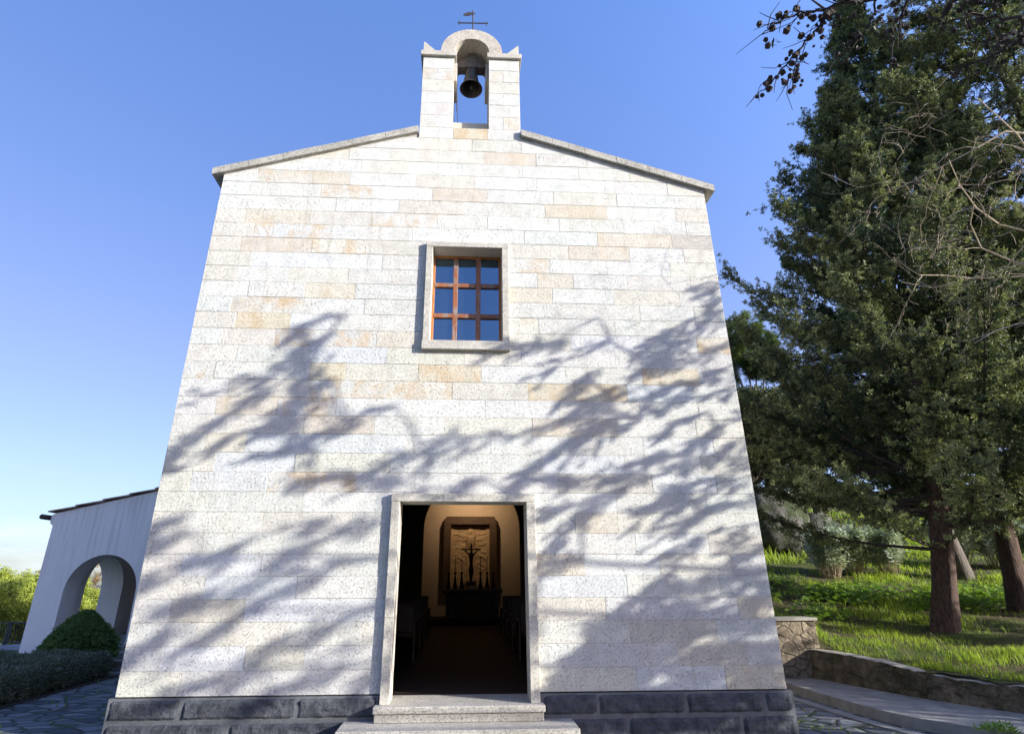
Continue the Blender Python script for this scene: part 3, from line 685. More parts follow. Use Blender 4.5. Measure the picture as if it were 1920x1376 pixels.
# window: stone surround, timber frame, nine panes
surround(WX0, WX1, WZ0, WZ1, -.536, .522, 4.435, 6.0, .07, .30, 'window_surround', True)
win = empty_part('window', chapel)
wx0, wx1, wz0, wz1 = -.535, .521, 4.436, 5.999; yw = .20
mb = MB(); fwid = .035
mb.box((wx0, yw, wz1-fwid), (wx1, yw+.06, wz1), .003)
mb.box((wx0, yw, wz0), (wx1, yw+.06, wz0+fwid), .003)
mb.box((wx0, yw+.001, wz0+fwid), (wx0+fwid, yw+.06, wz1-fwid), .003); mb.box((wx1-fwid, yw+.001, wz0+fwid), (wx1, yw+.06, wz1-fwid), .003)
mb.build('frame', MT['winwood'], win)
cw = (wx1-wx0)/3; chh = (wz1-wz0)/3
for k in (1, 2):
    mv = MB(); mh = MB(); x = wx0+k*cw; mv.box((x-.036, yw-.008, wz0+fwid), (x+.036, yw+.05, wz1-fwid), .005)
    z = wz0+k*chh
    for q in range(3):
        xa = wx0+fwid if q == 0 else wx0+q*cw+.0365; xb = wx1-fwid if q == 2 else wx0+(q+1)*cw-.0365
        mh = MB(); mh.box((xa, yw-.007, z-.034), (xb, yw+.049, z+.034), .005); mh.build('glazing_bar', MT['winwood_worn'], win)
    mv.build('mullion', MT['winwood_worn'], win)
for i in range(3):
    for j in range(3):
        mb = MB(); xa, xb = wx0+i*cw+.02, wx0+(i+1)*cw-.02; za, zb_ = wz0+j*chh+.02, wz0+(j+1)*chh-.02
        mb.box((xa, yw+.03, za), (xb, yw+.036, zb_)); o = mb.build('pane', MT['glass'], win)
        o.rotation_euler = (0, 0, 0)

# inside of the nave and apse
ia = MB()
ia.box((-3.4, .51, -.16), (3.4, 13.2, -.101)); ia.build('floor', MT['floor_in'], chapel)
mb = MB(); mb.box((-3.399, .501, -.1), (-3.38, 11.2, 5.2)); mb.box((3.38, .501, -.1), (3.399, 11.2, 5.2))
c = .30; hw = 1.535; sp = 2.75
def wall_with_arch(mb, x0, x1, z0, z1, c, hw, sp, y0, y1, n=24):
    mb.box((x0, y0, z0), (c-hw, y1, z1)); mb.box((c+hw, y0, z0), (x1, y1, z1))
    pts = [(c+hw*math.cos(math.pi*k/n), sp+hw*math.sin(math.pi*k/n)) for k in range(n+1)]
    if z0 < sp: pass
    for k in range(n):
        (xa, za), (xb, zb2) = pts[k], pts[k+1]
        V = [(xa, y0, za), (xb, y0, zb2), (xb, y0, z1), (xa, y0, z1), (xa, y1, za), (xb, y1, zb2), (xb, y1, z1), (xa, y1, z1)]
        mb.add(V, [(0, 1, 2, 3), (7, 6, 5, 4), (0, 4, 5, 1), (3, 2, 6, 7)])
wall_with_arch(mb, -3.38, 3.38, -.1, 5.2, c, hw, sp, 11.0, 11.2)
mb.build('nave_wall', MT['plaster_in'], chapel, fixn=False)
mb = MB(); mb.box((-1.9, 13.1, -.1), (2.5, 13.19, 5.0)); mb.box((-1.95, 11.201, -.1), (-1.9, 13.1, 5.0)); mb.box((2.5, 11.201, -.1), (2.55, 13.1, 5.0)); mb.box((-1.9, 11.2, 5.0), (2.5, 13.1, 5.05))
mb.build('apse_wall', MT['apse_plaster'], chapel)
mb = MB(); mb.box((-3.4, .501, 5.2), (3.4, 13.2, 5.3)); mb.build('ceiling', MT['ceil_in'], chapel)
mb = MB(); mb.box((-1.899, 11.3, -.1), (2.499, 13.099, .06)); mb.build('altar_platform', MT['floor_in'], chapel)

# ---------------------------------------------------------------- things inside
t = empty('altar', (.36, 12.2, .06), 'dark grey stone altar seen through the chapel doorway', 'altar')
mb = MB(); mb.box((-.62, 11.85, .80), (1.32, 12.62, .915), .01); mb.build('table_top', MT['altar'], t)
mb = MB(); mb.box((-.5, 11.95, .06), (1.2, 12.55, .80), .01); mb.build('base', MT['altar'], t)
mb = MB(); mb.box((.06, 11.93, .2), (.66, 11.949, .7), .004); mb.build('front_panel', MT['plaster_in'], t)
t = empty('framed_relief', (.30, 13.0, .95), 'ochre carved relief of a veiled figure in a dark brown frame on the apse wall', 'relief')
mb = MB(); fx0, fx1, fz0, fz1 = -.66, 1.215, .92, 3.29
mb.box((fx0, 12.86, fz0), (fx0+.26, 13.098, fz1-.27), .02); mb.box((fx1-.26, 12.86, fz0), (fx1, 13.098, fz1-.27), .02)
mb.prism([(fx0, fz1-.268), (fx1, fz1-.268), (fx1-.02, fz1-.2), (fx1-.09, fz1), (fx0+.09, fz1), (fx0+.02, fz1-.2)], 12.862, 13.098); mb.build('frame', MT['panel_frame'], t)
def relief_mesh():
    nx, nz_ = 70, 96; xs = np.linspace(fx0+.255, fx1-.255, nx); zs = np.linspace(fz0, fz1-.265, nz_)
    Xg, Zg = np.meshgrid(xs, zs); u = (Xg-.30)/.68; w = (Zg-fz0)/(fz1-fz0)
    d = np.zeros_like(Xg)
    ed = np.minimum(np.minimum(Xg-xs[0], xs[-1]-Xg), zs[-1]-Zg); inner = ed > .10
    cloud = np.zeros_like(d)
    r2_ = np.random.default_rng(3)
    for k in range(26):
        cx, cz = r2_.uniform(-1, 1), r2_.uniform(.25, .9); ln = r2_.uniform(.25, .6); a = r2_.uniform(-.5, .5)*np.sign(cx)
        q = (w-cz) - a*(u-cx)*.35 - .02*np.sin((u-cx)*9+k); cloud += np.exp(-(q/.012)**2)*np.exp(-((u-cx)/ln)**4)*.022*(np.abs(u) > .22+.25*(.85-w).clip(0, 1)*.3)
    d += cloud*inner
    hood = ((u/.26)**2 + ((w-.70)/.15)**2); body = (np.abs(u) < .20 + .16*(.8-w).clip(0, 1)) & (w < .72)
    d += np.where(hood < 1, .07*np.sqrt((1-hood).clip(0, 1)), 0) + np.where(body, .06 + .018*np.cos(u*38), 0)*inner
    face = ((u/.10)**2 + ((w-.73)/.055)**2); d -= np.where(face < 1, .04*(1-face), 0)
    d += np.where(ed < .10, .03, 0)
    V = np.stack([Xg, 13.06-d, Zg], -1).reshape(-1, 3)
    F = [(j*nx+i, j*nx+i+1, (j+1)*nx+i+1, (j+1)*nx+i) for j in range(nz_-1) for i in range(nx-1)]
    bulk('relief', V, F, MT['relief'], t, smooth=True)
relief_mesh()
t = empty('crucifix', (.31, 12.45, .916), 'black standing crucifix between the candlesticks on the altar', 'crucifix')
mb = MB(); mb.lathe([(.0, 0), (.19, 0), (.17, .06), (.12, .12), (.17, .2), (.17, .24), (.0, .24)], (.31, 12.45, .916), 20); mb.build('pedestal', MT['altar'], t, smooth=False)
mb = MB(); mb.box((.285, 12.44, 1.15), (.335, 12.47, 2.36), .004); mb.box((-.02, 12.4395, 2.14), (.64, 12.4705, 2.185), .004); mb.build('cross', MT['black'], t)
def corpus():
    me = bpy.data.meshes.new('figure'); J = []
    P = [((0, 0, 1.72), .075), ((0, -.01, 1.58), .07), ((0, -.01, 1.83), .10), ((0, -.015, 1.94), .10), ((0, -.02, 2.02), .035), ((.01, -.05, 2.08), .055), ((.015, -.055, 2.13), .045),
         ((-.10, 0, 1.98), .035), ((-.20, .01, 2.07), .025), ((-.29, .015, 2.155), .018), ((.10, 0, 1.98), .035), ((.20, .01, 2.07), .025), ((.29, .015, 2.155), .018),
         ((-.05, -.03, 1.44), .055), ((-.035, -.05, 1.33), .045), ((-.02, -.01, 1.14), .028), ((.05, -.03, 1.44), .055), ((.035, -.05, 1.33), .045), ((.02, -.012, 1.14), .028)]
    E = [(0, 1), (0, 2), (2, 3), (3, 4), (4, 5), (5, 6), (3, 7), (7, 8), (8, 9), (3, 10), (10, 11), (11, 12), (1, 13), (13, 14), (14, 15), (1, 16), (16, 17), (17, 18)]
    L = parent_world(t)
    me.from_pydata([tuple(Vector((p[0]+.31, p[1]+12.41, p[2]+.04)) - L) for p, _ in P], E, [])
    o = bpy.data.objects.new('figure', me); col.objects.link(o); o.parent = t
    o.modifiers.new('skin', 'SKIN'); s = o.modifiers.new('sub', 'SUBSURF'); s.levels = s.render_levels = 1
    for sv, (_, r) in zip(me.skin_vertices[0].data, P): sv.radius = (r*.8, r*.8)
    me.skin_vertices[0].data[0].use_root = True; me.materials.append(MT['black'])
corpus()
first = None
for i, (x, lab) in enumerate(((-.43, 'leftmost of the tall black altar candlesticks'), (-.22, 'second altar candlestick from the left'), (.0, 'altar candlestick just left of the crucifix'),
                              (.62, 'altar candlestick just right of the crucifix'), (.84, 'second altar candlestick from the right'), (1.05, 'rightmost of the tall black altar candlesticks'))):
    if first is None:
        t = empty('candlestick', (x, 12.3, .916), lab, 'candlestick', 'candlesticks on the altar'); first = t
        mb = MB(); mb.lathe([(.0, 0), (.075, 0), (.07, .06), (.05, .2), (.028, .36), (.02, .46), (.05, .47), (.055, .50), (.02, .53), (.0, .53)], (x, 12.3, .916), 14); mb.build('stand', MT['black'], t, smooth=True)
        mb = MB(); mb.tube([(x, 12.3, 1.447), (x, 12.3, 1.93)], .012, 8); mb.build('candle', MT['candle'], t)
    else:
        r_ = first.copy(); col.objects.link(r_); r_.location.x = x; r_['label'] = lab
        for ch in list(first.children):
            c2 = ch.copy(); col.objects.link(c2); c2.parent = r_
pew0 = None
ROWS = ('nearest the doorway', 'second from the doorway', 'third from the doorway', 'fourth from the doorway')
for sx, nm in ((-1, 'left'), (1, 'right')):
    for k in range(4):
        y = 3.6+k*1.5; xa = -3.1 if sx < 0 else 1.0; lab = f'dark wooden pew {ROWS[k]} on the {nm} side of the aisle'
        if pew0 is None:
            t = empty('pew', (xa, y, -.1), lab, 'pew', 'pews in the nave'); pew0 = t
            mb = MB(); mb.box((xa+.04, y-.20, .30), (xa+2.26, y+.2, .34), .006); mb.build('seat', MT['pew'], t)
            mb = MB(); mb.box((xa+.04, y-.24, .38), (xa+2.26, y-.205, .80), .006); mb.box((xa+.04, y-.27, .801), (xa+2.26, y-.18, .83), .004); mb.build('backrest', MT['pew'], t)
            for e_ in (0, 2.26):
                mb = MB(); mb.box((xa+e_, y-.28, -.1), (xa+e_+.04, y+.22, .55), .006); mb.build('end_panel', MT['pew'], t)
        else:
            r_ = pew0.copy(); col.objects.link(r_); r_.location = (xa, y, -.1); r_['label'] = lab
            for ch in list(pew0.children):
                c2 = ch.copy(); col.objects.link(c2); c2.parent = r_
# apse lamp, hung above the altar behind the arch crown
t = empty('hanging_lamp', (.30, 12.0, 4.99), 'warm lamp hanging over the altar inside the apse', 'lamp')
mb = MB(); mb.tube([(.3, 12.0, 4.99), (.3, 12.0, 4.42)], .008, 6); mb.build('cord', MT['black'], t)
mb = MB(); mb.lathe([(.02, .14), (.06, .12), (.16, 0.0), (.155, 0.0), (.05, .11), (.02, .13)], (.3, 12.0, 4.30), 20); mb.build('shade', MT['bronze'], t, smooth=True)
bm_, nt_, b_ = newmat('lit_bulb'); b_.inputs['Emission Color'].default_value = (1, .62, .3, 1); b_.inputs['Emission Strength'].default_value = 6; MT['bulb'] = bm_
mb = MB(); mb.lathe([(.0, -.07), (.035, -.06), (.05, -.02), (.04, .03), (.0, .05)], (.3, 12.0, 4.30), 14); mb.build('bulb', MT['bulb'], t, smooth=True)
pl = bpy.data.lights.new('apse_lamp_light', 'SPOT'); po = bpy.data.objects.new('apse_lamp_light', pl); col.objects.link(po); po.parent = t
po.location = (0, -.55, -.72); po.rotation_euler = (R(70), 0, 0); pl.spot_size = R(128); pl.spot_blend = 1.0; pl.energy = 72; pl.color = (1, .70, .43); pl.shadow_soft_size = .06

# ---------------------------------------------------------------- bell, rope, cross
t = empty('church_bell', (.012, .35, 10.0), 'old bronze bell hanging in the arch of the bell gable', 'bell')
mb = MB(); bz = 9.655
prof = [(.0, .46), (.07, .455), (.105, .43), (.118, .37), (.125, .28), (.14, .18), (.165, .09), (.20, .03), (.215, .0), (.205, -.004), (.19, .02), (.155, .08), (.128, .18), (.115, .28), (.105, .37), (.06, .43), (.0, .44)]
prof = [(r_*.98, z_*1.02) for r_, z_ in prof]
mb.lathe(prof, (.012, .35, bz), 32); mb.build('bell_body', MT['bronze'], t, smooth=True)
mb = MB(); mb.tube([(.012, .35, bz+.42), (.02, .34, bz+.10)], .012, 8); mb.lathe([(.0, .0), (.03, .02), (.036, .06), (.02, .11), (.0, .12)], (.02, .34, bz-.01), 12); mb.build('clapper', MT['iron'], t, smooth=True)
mb = MB(); mb.prism([(-.235, 10.10), (.265, 10.10), (.265, 10.22), (.15, 10.27), (.12, 10.35), (.09, 10.355), (.085, 10.42), (-.06, 10.42), (-.065, 10.355), (-.095, 10.35), (-.125, 10.27), (-.235, 10.22)], .26, .44); mb.build('yoke', MT['oldwood'], t)
for xa, xb in ((-.262, -.235), (.265, .29)):
    mb = MB(); mb.tube([(xa, .35, 10.2), (xb, .35, 10.2)], .025, 8); mb.build('axle', MT['iron'], t)
for xa in (-.038, .062):
    mb = MB(); mb.tube([(xa, .30, 10.1), (xa, .30, 10.25)], .012, 6); mb.build('strap', MT['iron'], t)
rp = MB(); rp.tube([(-.25, .22, 10.05), (-.248, .22, 9.6), (-.235, .24, 9.25), (-.225, .26, 8.9), (-.20, .32, 8.53)], .007, 6)
for z_ in (9.62, 9.14, 9.08, 9.02): rp.lathe([(.0, -.02), (.016, 0), (.0, .02)], (-.24, .232, z_), 8)
o = rp.build('bell_rope', MT['rope']); tag(o, 'thin knotted rope hanging beside the bell in the gable opening', 'rope')
t = empty('wrought_iron_cross', (.03, .35, 10.70), 'small wrought iron cross with a pennant vane on top of the bell arch', 'cross')
mb = MB(); mb.tube([(.03, .35, 10.66), (.03, .35, 11.70)], .014, 8); mb.build('post', MT['iron'], t)
mb = MB(); mb.tube([(-.27, .35, 11.345), (.325, .35, 11.37)], .012, 8)
for x_ in (-.24, .29): mb.tube([(x_, .35, 11.30), (x_, .35, 11.41)], .009, 6)
mb.build('crossbar', MT['iron'], t)
mb = MB(); mb.prism([(.03, 11.64), (-.06, 11.655), (-.15, 11.60), (-.165, 11.565), (-.12, 11.545), (-.04, 11.56), (.03, 11.60)], .345, .355); mb.tube([(.03, .35, 11.62), (.075, .35, 11.625)], .009, 6); mb.build('vane', MT['gutter'], t)
# ================================================================== GROUND
def sstep(a, b, x): t = np.clip((x-a)/(b-a), 0, 1); return t*t*(3-2*t)
# the front face of the retaining wall, as (x, y, top z)
WALL = [(6.02, 3.30, .06), (6.22, 2.70, .05), (6.42, 2.0, .02), (6.60, 1.45, -.04), (6.86, .90, -.09), (7.16, .40, -.08), (7.60, -.15, -.05), (8.4, -.9, -.03), (9.8, -2.0, 0), (12, -3.4, .05), (16, -5.2, .1)]
WXY = np.array([(a, b) for a, b, _ in WALL])
def wall_side(x, y):
    """signed distance behind the retaining wall (positive uphill)"""
    x = np.asarray(x, float); y = np.asarray(y, float); best = np.full(x.shape, 1e9); sg = np.zeros(x.shape)
    pts = [(5.7, 30.0), (5.9, 8.0)] + [tuple(p) for p in WXY]
    for (ax, ay), (bx, by) in zip(pts[:-1], pts[1:]):
        dx, dy = bx-ax, by-ay; L2 = dx*dx+dy*dy
        t = np.clip(((x-ax)*dx+(y-ay)*dy)/L2, 0, 1); d = np.hypot(x-ax-t*dx, y-ay-t*dy)
        s = np.sign(dx*(y-ay)-dy*(x-ax)); m = d < best; best = np.where(m, d, best); sg = np.where(m, s, sg)
    return best*sg
def slope_z(x, y):
    x = np.asarray(x, float); y = np.asarray(y, float)
    p = .28 + .2*(y-4) + .035*(x-9.3)
    base = -.06 + .02*(x-7)
    k = .12; z = k*np.logaddexp(p/k, base/k)
    z = z + .42*np.exp(-((x-5.6)/1.0)**2)*sstep(3.1, 3.6, y)*(1-sstep(5, 9, y))
    z = z + .04*np.sin(x*1.7+y*.6)*np.sin(y*1.3-x*.4) + .025*np.sin(x*4.1+1)*np.sin(y*3.7)
    far = sstep(22, 60, y); z = z*(1-far) + (p*.6+3)*far
    return z
# paved yard in front of and left of the chapel; falls away into the valley on the left
def grid(name, x0, x1, y0, y1, nx, ny, fz, mat, kind='structure', mask=None, smooth=True):
    xs = np.linspace(x0, x1, nx); ys = np.linspace(y0, y1, ny); X, Y = np.meshgrid(xs, ys); Z = fz(X, Y)
    V = np.stack([X, Y, Z], -1).reshape(-1, 3); idx = np.arange(nx*ny).reshape(ny, nx)
    F = np.stack([idx[:-1, :-1], idx[:-1, 1:], idx[1:, 1:], idx[1:, :-1]], -1).reshape(-1, 4)
    if mask is not None:
        c = V[F].mean(1); F = F[mask(c[:, 0], c[:, 1])]
    o = bulk(name, V, F, mat, loc=(0, 0, 0), smooth=smooth); o['kind'] = kind; return o
def base_z(X, Y):
    r = np.hypot(X, Y)
    z = -.5 - .02*sstep(0, 4, np.abs(X)*0) + .004*np.sin(X*2.1)*np.sin(Y*1.7)
    left = sstep(12.2, 40, -X)*9 + sstep(40, 400, -X)*60 + sstep(30, 200, Y)*sstep(0, 15, -X)*30
    return z - left - sstep(60, 400, -Y)*20
n = np.sign(np.linspace(-1, 1, 221))*np.abs(np.linspace(-1, 1, 221))**3.2
def big_ground():
    X, Y = np.meshgrid(n*6000, n*6000); Z = base_z(X, Y)-.02
    inside = (np.abs(X) < 30) & (np.abs(Y) < 30)
    V = np.stack([X, Y, Z], -1).reshape(-1, 3); k = len(n); idx = np.arange(k*k).reshape(k, k)
    F = np.stack([idx[:-1, :-1], idx[:-1, 1:], idx[1:, 1:], idx[1:, :-1]], -1).reshape(-1, 4)
    o = bulk('ground', V, F, MT['valley'], loc=(0, 0, 0), smooth=True); o['kind'] = 'structure'
big_ground()
grid('paved_yard', -12.1, 9.5, -14, 6.9, 120, 120, lambda X, Y: base_z(X, Y), MT['paving'])
grid('grass_slope', 5.2, 60, -8, 70, 260, 330, slope_z, MT['ground'], mask=lambda x, y: (wall_side(x, y) > .12) & ((y > 3.35) | (x > 6.0)))
def strip(name, line, mat, w0, w1, z0, z1, bev=.0, kind='structure'):
    """a band along a plan line, from offset w0 to w1 (to its left is negative), z0 to z1"""
    mb = MB(); P = [Vector((a, b)) for a, b in line]; m = len(P); L = []; Rr = []
    for i in range(m):
        d = (P[min(i+1, m-1)]-P[max(i-1, 0)]).normalized(); nrm = Vector((-d.y, d.x))
        L.append(P[i]+nrm*w0); Rr.append(P[i]+nrm*w1)
    V = []
    for i in range(m): V += [(L[i].x, L[i].y, z0), (Rr[i].x, Rr[i].y, z0), (Rr[i].x, Rr[i].y, z1), (L[i].x, L[i].y, z1)]
    F = [(4*i+a, 4*i+b, 4*i+4+b, 4*i+4+a) for i in range(m-1) for a, b in ((0, 1), (1, 2), (2, 3), (3, 0))] + [(0, 1, 2, 3), tuple(4*(m-1)+k for k in (3, 2, 1, 0))]
    mb.add(V, F); o = mb.build(name, mat, loc=(0, 0, 0)); o['kind'] = kind; return o
def smoothline(pts, k=6):
    out = []; P = [Vector((*p,)) for p in pts]; m = len(P)
    for i in range(m-1):
        a, b, c, d = P[max(i-1, 0)], P[i], P[i+1], P[min(i+2, m-1)]
        for j in range(k):
            t = j/k; out.append(.5*((2*b)+(c-a)*t+(2*a-5*b+4*c-d)*t*t+(3*b-a-3*c+d)*t**3))
    return out + [P[-1]]
KERB = smoothline([(5.30, 13.0), (5.32, 6.0), (5.36, 2.8), (5.40, 1.5), (5.52, .55), (5.82, -.05), (6.35, -.62), (7.3, -1.35), (9.2, -2.9), (12.5, -5.2)])
CHAN = smoothline([(5.02, 13), (5.05, 6), (5.12, 2.6), (5.20, 1.4), (5.30, .5), (5.52, -.2), (6.0, -.85), (7.0, -1.75), (9.0, -3.4), (12.2, -5.8)])
strip('path_kerb', KERB, MT['kerb'], 0, .13, -.52, -.372)
strip('drain_channel', CHAN, MT['kerb'], -.08, .08, -.52, -.488)
# raised path between kerb and retaining wall
pw = [(5.62, 13.0), (5.62, 6.0), (5.62, 3.3)] + [tuple(p) for p in WXY[1:]]
mb = MB(); a = KERB; m = 60
def resample(L, m):
    L = [Vector((p[0], p[1])) for p in L]; s = [0]
    for i in range(1, len(L)): s.append(s[-1]+(L[i]-L[i-1]).length)
    o = []
    for q in np.linspace(0, s[-1], m):
        i = max(1, min(len(L)-1, int(np.searchsorted(s, q)))); t = (q-s[i-1])/max(1e-6, s[i]-s[i-1]); o.append(L[i-1].lerp(L[i], t))
    return o
A_, B_ = resample(a, m), resample([(7.0, 13), (7.0, 6.0), (6.1, 3.35)] + [tuple(p) for p in WXY[1:]], m)
V = []
for p, q in zip(A_, B_):
    d = (q-p); V += [(p.x+d.x*.08, p.y+d.y*.08, -.385), (q.x+d.x*.15, q.y+d.y*.15, -.38)]
mb.add(V, [(2*i, 2*i+1, 2*i+3, 2*i+2) for i in range(m-1)])
o = mb.build('raised_path', MT['path'], loc=(0, 0, 0)); o['kind'] = 'structure'

# ---------------------------------------------------------------- walls on the right
def retaining():
    line = smoothline([(a, b, c) for a, b, c in WALL], 8); mth = []
    t = empty('retaining_wall', (7.6, -.15, -.5), 'low curved retaining wall of rough old masonry between path and grass slope', 'wall')
    rows = 7; Vs = []; r3 = np.random.default_rng(5); m = len(line)
    for i, p in enumerate(line):
        d = (line[min(i+1, m-1)]-line[max(i-1, 0)]); d = Vector((d.x, d.y)).normalized(); nr = Vector((-d.y, d.x))
        for k in range(rows):
            f = k/(rows-1); z = -.52 + (p.z+.52)*f + (r3.uniform(-.012, .012) if 0 < k < rows-1 else r3.uniform(-.008, .012))
            off = -.0 + .06*f + r3.uniform(-.018, .018); Vs.append((p.x+nr.x*off, p.y+nr.y*off, z))
        for off, dz in ((.16, .012), (.30, .005), (.36, -.02), (.36, -.5)):
            Vs.append((p.x+nr.x*(off+r3.uniform(-.01, .01)), p.y+nr.y*off, p.z+dz+r3.uniform(-.008, .008)))
    k = rows+4; F = [(i*k+j, i*k+j+1, (i+1)*k+j+1, (i+1)*k+j) for i in range(m-1) for j in range(k-1)]
    lower = [f for f in F if (f[0] % k) < rows-1]; top = [f for f in F if (f[0] % k) >= rows-1]
    for nm, ff, mt in (('masonry', lower, MT['roughwall']), ('coping', top, MT['cap'])):
        mb = MB(); mb.add(Vs, ff); mb.build(nm, mt, t, smooth=True)
retaining()
t = empty('rubble_wall', (5.9, 3.4, -.5), 'short rubble stone wall with a flat cap at the corner of the chapel', 'wall')
mb = MB(); mb.box((4.7, 3.2, -.5), (6.33, 3.55, .52), .02); mb.build('masonry', MT['rubble'], t)
mb = MB(); mb.box((4.7, 3.17, .5205), (6.36, 3.58, .575), .01); mb.build('cap_slab', MT['cap'], t)

# ================================================================== PORTICO on the left
t = portico = empty('portico', (-7, 7.6, -.5), 'grey plastered portico with arched openings and a sloping tiled roof left of the chapel', 'portico')
ztop = lambda x: 2.745 + .238*(x+9.87)
def arch_wall(mb, xl, xr, zb, xa, xb, zs, y0, y1, n=26, rise=1.0, top=None):
    top = top or ztop
    c, hw = (xa+xb)/2, (xb-xa)/2
    def slab(poly): mb.prism(poly, y0, y1)
    slab([(xl, zb), (xa, zb), (xa, top(xa)), (xl, top(xl))]); slab([(xb, zb), (xr, zb), (xr, top(xr)), (xb, top(xb))])
    pts = [(c-hw*math.cos(math.pi*k/n), zs+rise*hw*math.sin(math.pi*k/n)) for k in range(n+1)]
    for k in range(n):
        (p0, q0), (p1, q1) = pts[k], pts[k+1]
        V = [(p0, y0, q0), (p1, y0, q1), (p1, y0, top(p1)), (p0, y0, top(p0)), (p0, y1, q0), (p1, y1, q1), (p1, y1, top(p1)), (p0, y1, top(p0))]
        mb.add(V, [(0, 1, 2, 3), (7, 6, 5, 4), (0, 4, 5, 1), (3, 2, 6, 7)])
mb = MB(); arch_wall(mb, -9.87, -3.96, -.5, -9.245, -7.61, .975, 7.0, 7.55); mb.build('front_wall', MT['stucco'], t, fixn=False)
mb = MB(); arch_wall(mb, 7.551, 11.4, -.5, 7.87, 9.5, .975, -9.868, -9.30, top=lambda x: 2.735)
mb.v = [(y, x, z) for x, y, z in mb.v]; mb.f = [f[::-1] for f in mb.f]; mb.build('side_wall', MT['stucco'], t, fixn=False)
mb = MB(); mb.box((-9.3, 11.0, -.5), (-3.96, 11.4, 2.74)); mb.build('rear_wall', MT['stucco'], t)
rf = MB(); K = 10
for k in range(K):
    xa, xb = -9.97 + k*(6.0/K), -9.97 + (k+1)*(6.0/K); za, zb = ztop(xa), ztop(xb)
    rf.prism([(xa-.05, za+.012+.03), (xb, zb+.012), (xb, zb+.052), (xa-.05, za+.052+.02)], 6.93+random.uniform(-.01, .01), 11.5)
rf.build('tiled_roof', MT['tile'], t)
mb = MB(); mb.tube([(-10.08, 6.86, 2.65), (-10.08, 11.5, 2.65)], .06, 10); mb.build('gutter', MT['gutter'], t, smooth=True)
mb = MB(); mb.prism([(-9.95, 2.52), (-9.871, 2.45), (-9.871, 2.735), (-9.95, 2.70)], 7.001, 7.3); mb.build('eaves_corbel', MT['stucco'], t)
for z1, y in ((-.13, 6.80), (-.25, 6.50), (-.37, 6.20)):
    mb = MB(); mb.box((-8.3, y, -.51), (-4.2, 6.999, z1) if z1 > -.2 else (-4.2, y+.31, z1), .008); mb.build('step', MT['kerb'], t)
mb = MB(); mb.box((-9.29, 7.02, -.51), (-3.97, 10.99, -.131)); mb.build('floor', MT['kerb'], t)

# ---------------------------------------------------------------- fence on the left edge
t = empty('iron_fence', (-13.5, 10, -.6), 'dark iron railing on a pale low wall left of the portico', 'fence')
fx = lambda u: (-11.0 - 5.0*u, 9.8 + 1.0*u)
def fbox(mb, u0, u1, z0, z1, th):
    (xa, ya), (xb, yb) = fx(u0), fx(u1)
    mb.add([(xa, ya-th, z0), (xb, yb-th, z0), (xb, yb+th, z0), (xa, ya+th, z0), (xa, ya-th, z1), (xb, yb-th, z1), (xb, yb+th, z1), (xa, ya+th, z1)],
           [(0, 3, 2, 1), (4, 5, 6, 7), (0, 1, 5, 4), (1, 2, 6, 5), (2, 3, 7, 6), (3, 0, 4, 7)])
mb = MB(); fbox(mb, -.3, 1, -.9, -.42, .12); mb.build('low_wall', MT['bluewall'], t)
for z in (-.36, .12):
    mb = MB(); fbox(mb, -.3, 1, z, z+.03, .018); mb.build('rail', MT['rail'], t)
for u in (-.05, .28, .61, .94):
    mb = MB(); fbox(mb, u-.008, u+.008, -.42, .16, .04); mb.build('post', MT['rail'], t)
for k in range(44):
    u = -.04 + k*.023
    if min(abs(u-q) for q in (-.05, .28, .61, .94)) < .012: continue
    mb = MB(); x, y = fx(u); mb.tube([(x, y, -.33), (x, y, .12)], .014, 5); mb.build('bar', MT['rail'], t)

# far blue hill beyond the valley
def far_hill():
    xs = np.linspace(-1, 1, 90); V = []; F = []; az0 = R(-35.3-6)
    rr = np.random.default_rng(11)
    ny = 14
    for j in range(ny):
        for i, u in enumerate(xs):
            az = az0 + u*R(26); d = 4200 + j*160
            prof = math.exp(-((u+.1)/.40)**2)*200 + math.exp(-((u-.55)/.3)**2)*110 + 25*math.sin(u*17)+14*math.sin(u*41+j*.4)
            h_ = prof*math.sin(math.pi*min(1, (j)/(ny-1)))
            V.append((d*math.sin(az), d*math.cos(az), -190 + h_*.95))
    k = len(xs); F = [(j*k+i, j*k+i+1, (j+1)*k+i+1, (j+1)*k+i) for j in range(ny-1) for i in range(k-1)]
    o = bulk('hills', V, F, MT['hill'], loc=(0, 0, 0), smooth=True); o['kind'] = 'structure'
far_hill()
# ================================================================== VEGETATION
def unit(a): return a/np.maximum(1e-9, np.linalg.norm(a, axis=-1, keepdims=True))
def diamonds(spec):
    """spec: list of (base, dir, length, width, normal) -> (k,4,3)"""
    out = []
    for b, d, l, w, nrm in spec:
        b = np.array(b, float); d = unit(np.array(d, float)); s = unit(np.cross(d, np.array(nrm, float)))
        out.append([b, b+d*l*.45+s*w/2, b+d*l, b+d*l*.45-s*w/2])
    return np.array(out)
def spray(k, length, blade, width, spread, flat, r):
    spec = []
    for i in range(k):
        s = (i+.5)/k; side = 1 if i % 2 else -1; a = spread*(1-.45*s)
        d = (side*math.sin(a)+r.uniform(-.25, .25), r.uniform(-flat, flat), math.cos(a)+.15)
        spec.append(((side*.004, 0, s*length), d, blade*(1.05-.4*s)*r.uniform(.8, 1.2), width*r.uniform(.8, 1.2), (r.uniform(-.5, .5), 1, r.uniform(-.3, .3))))
    spec.append(((0, 0, length*.8), (0, 0, 1), blade*.9, width, (0, 1, 0)))
    return diamonds(spec)
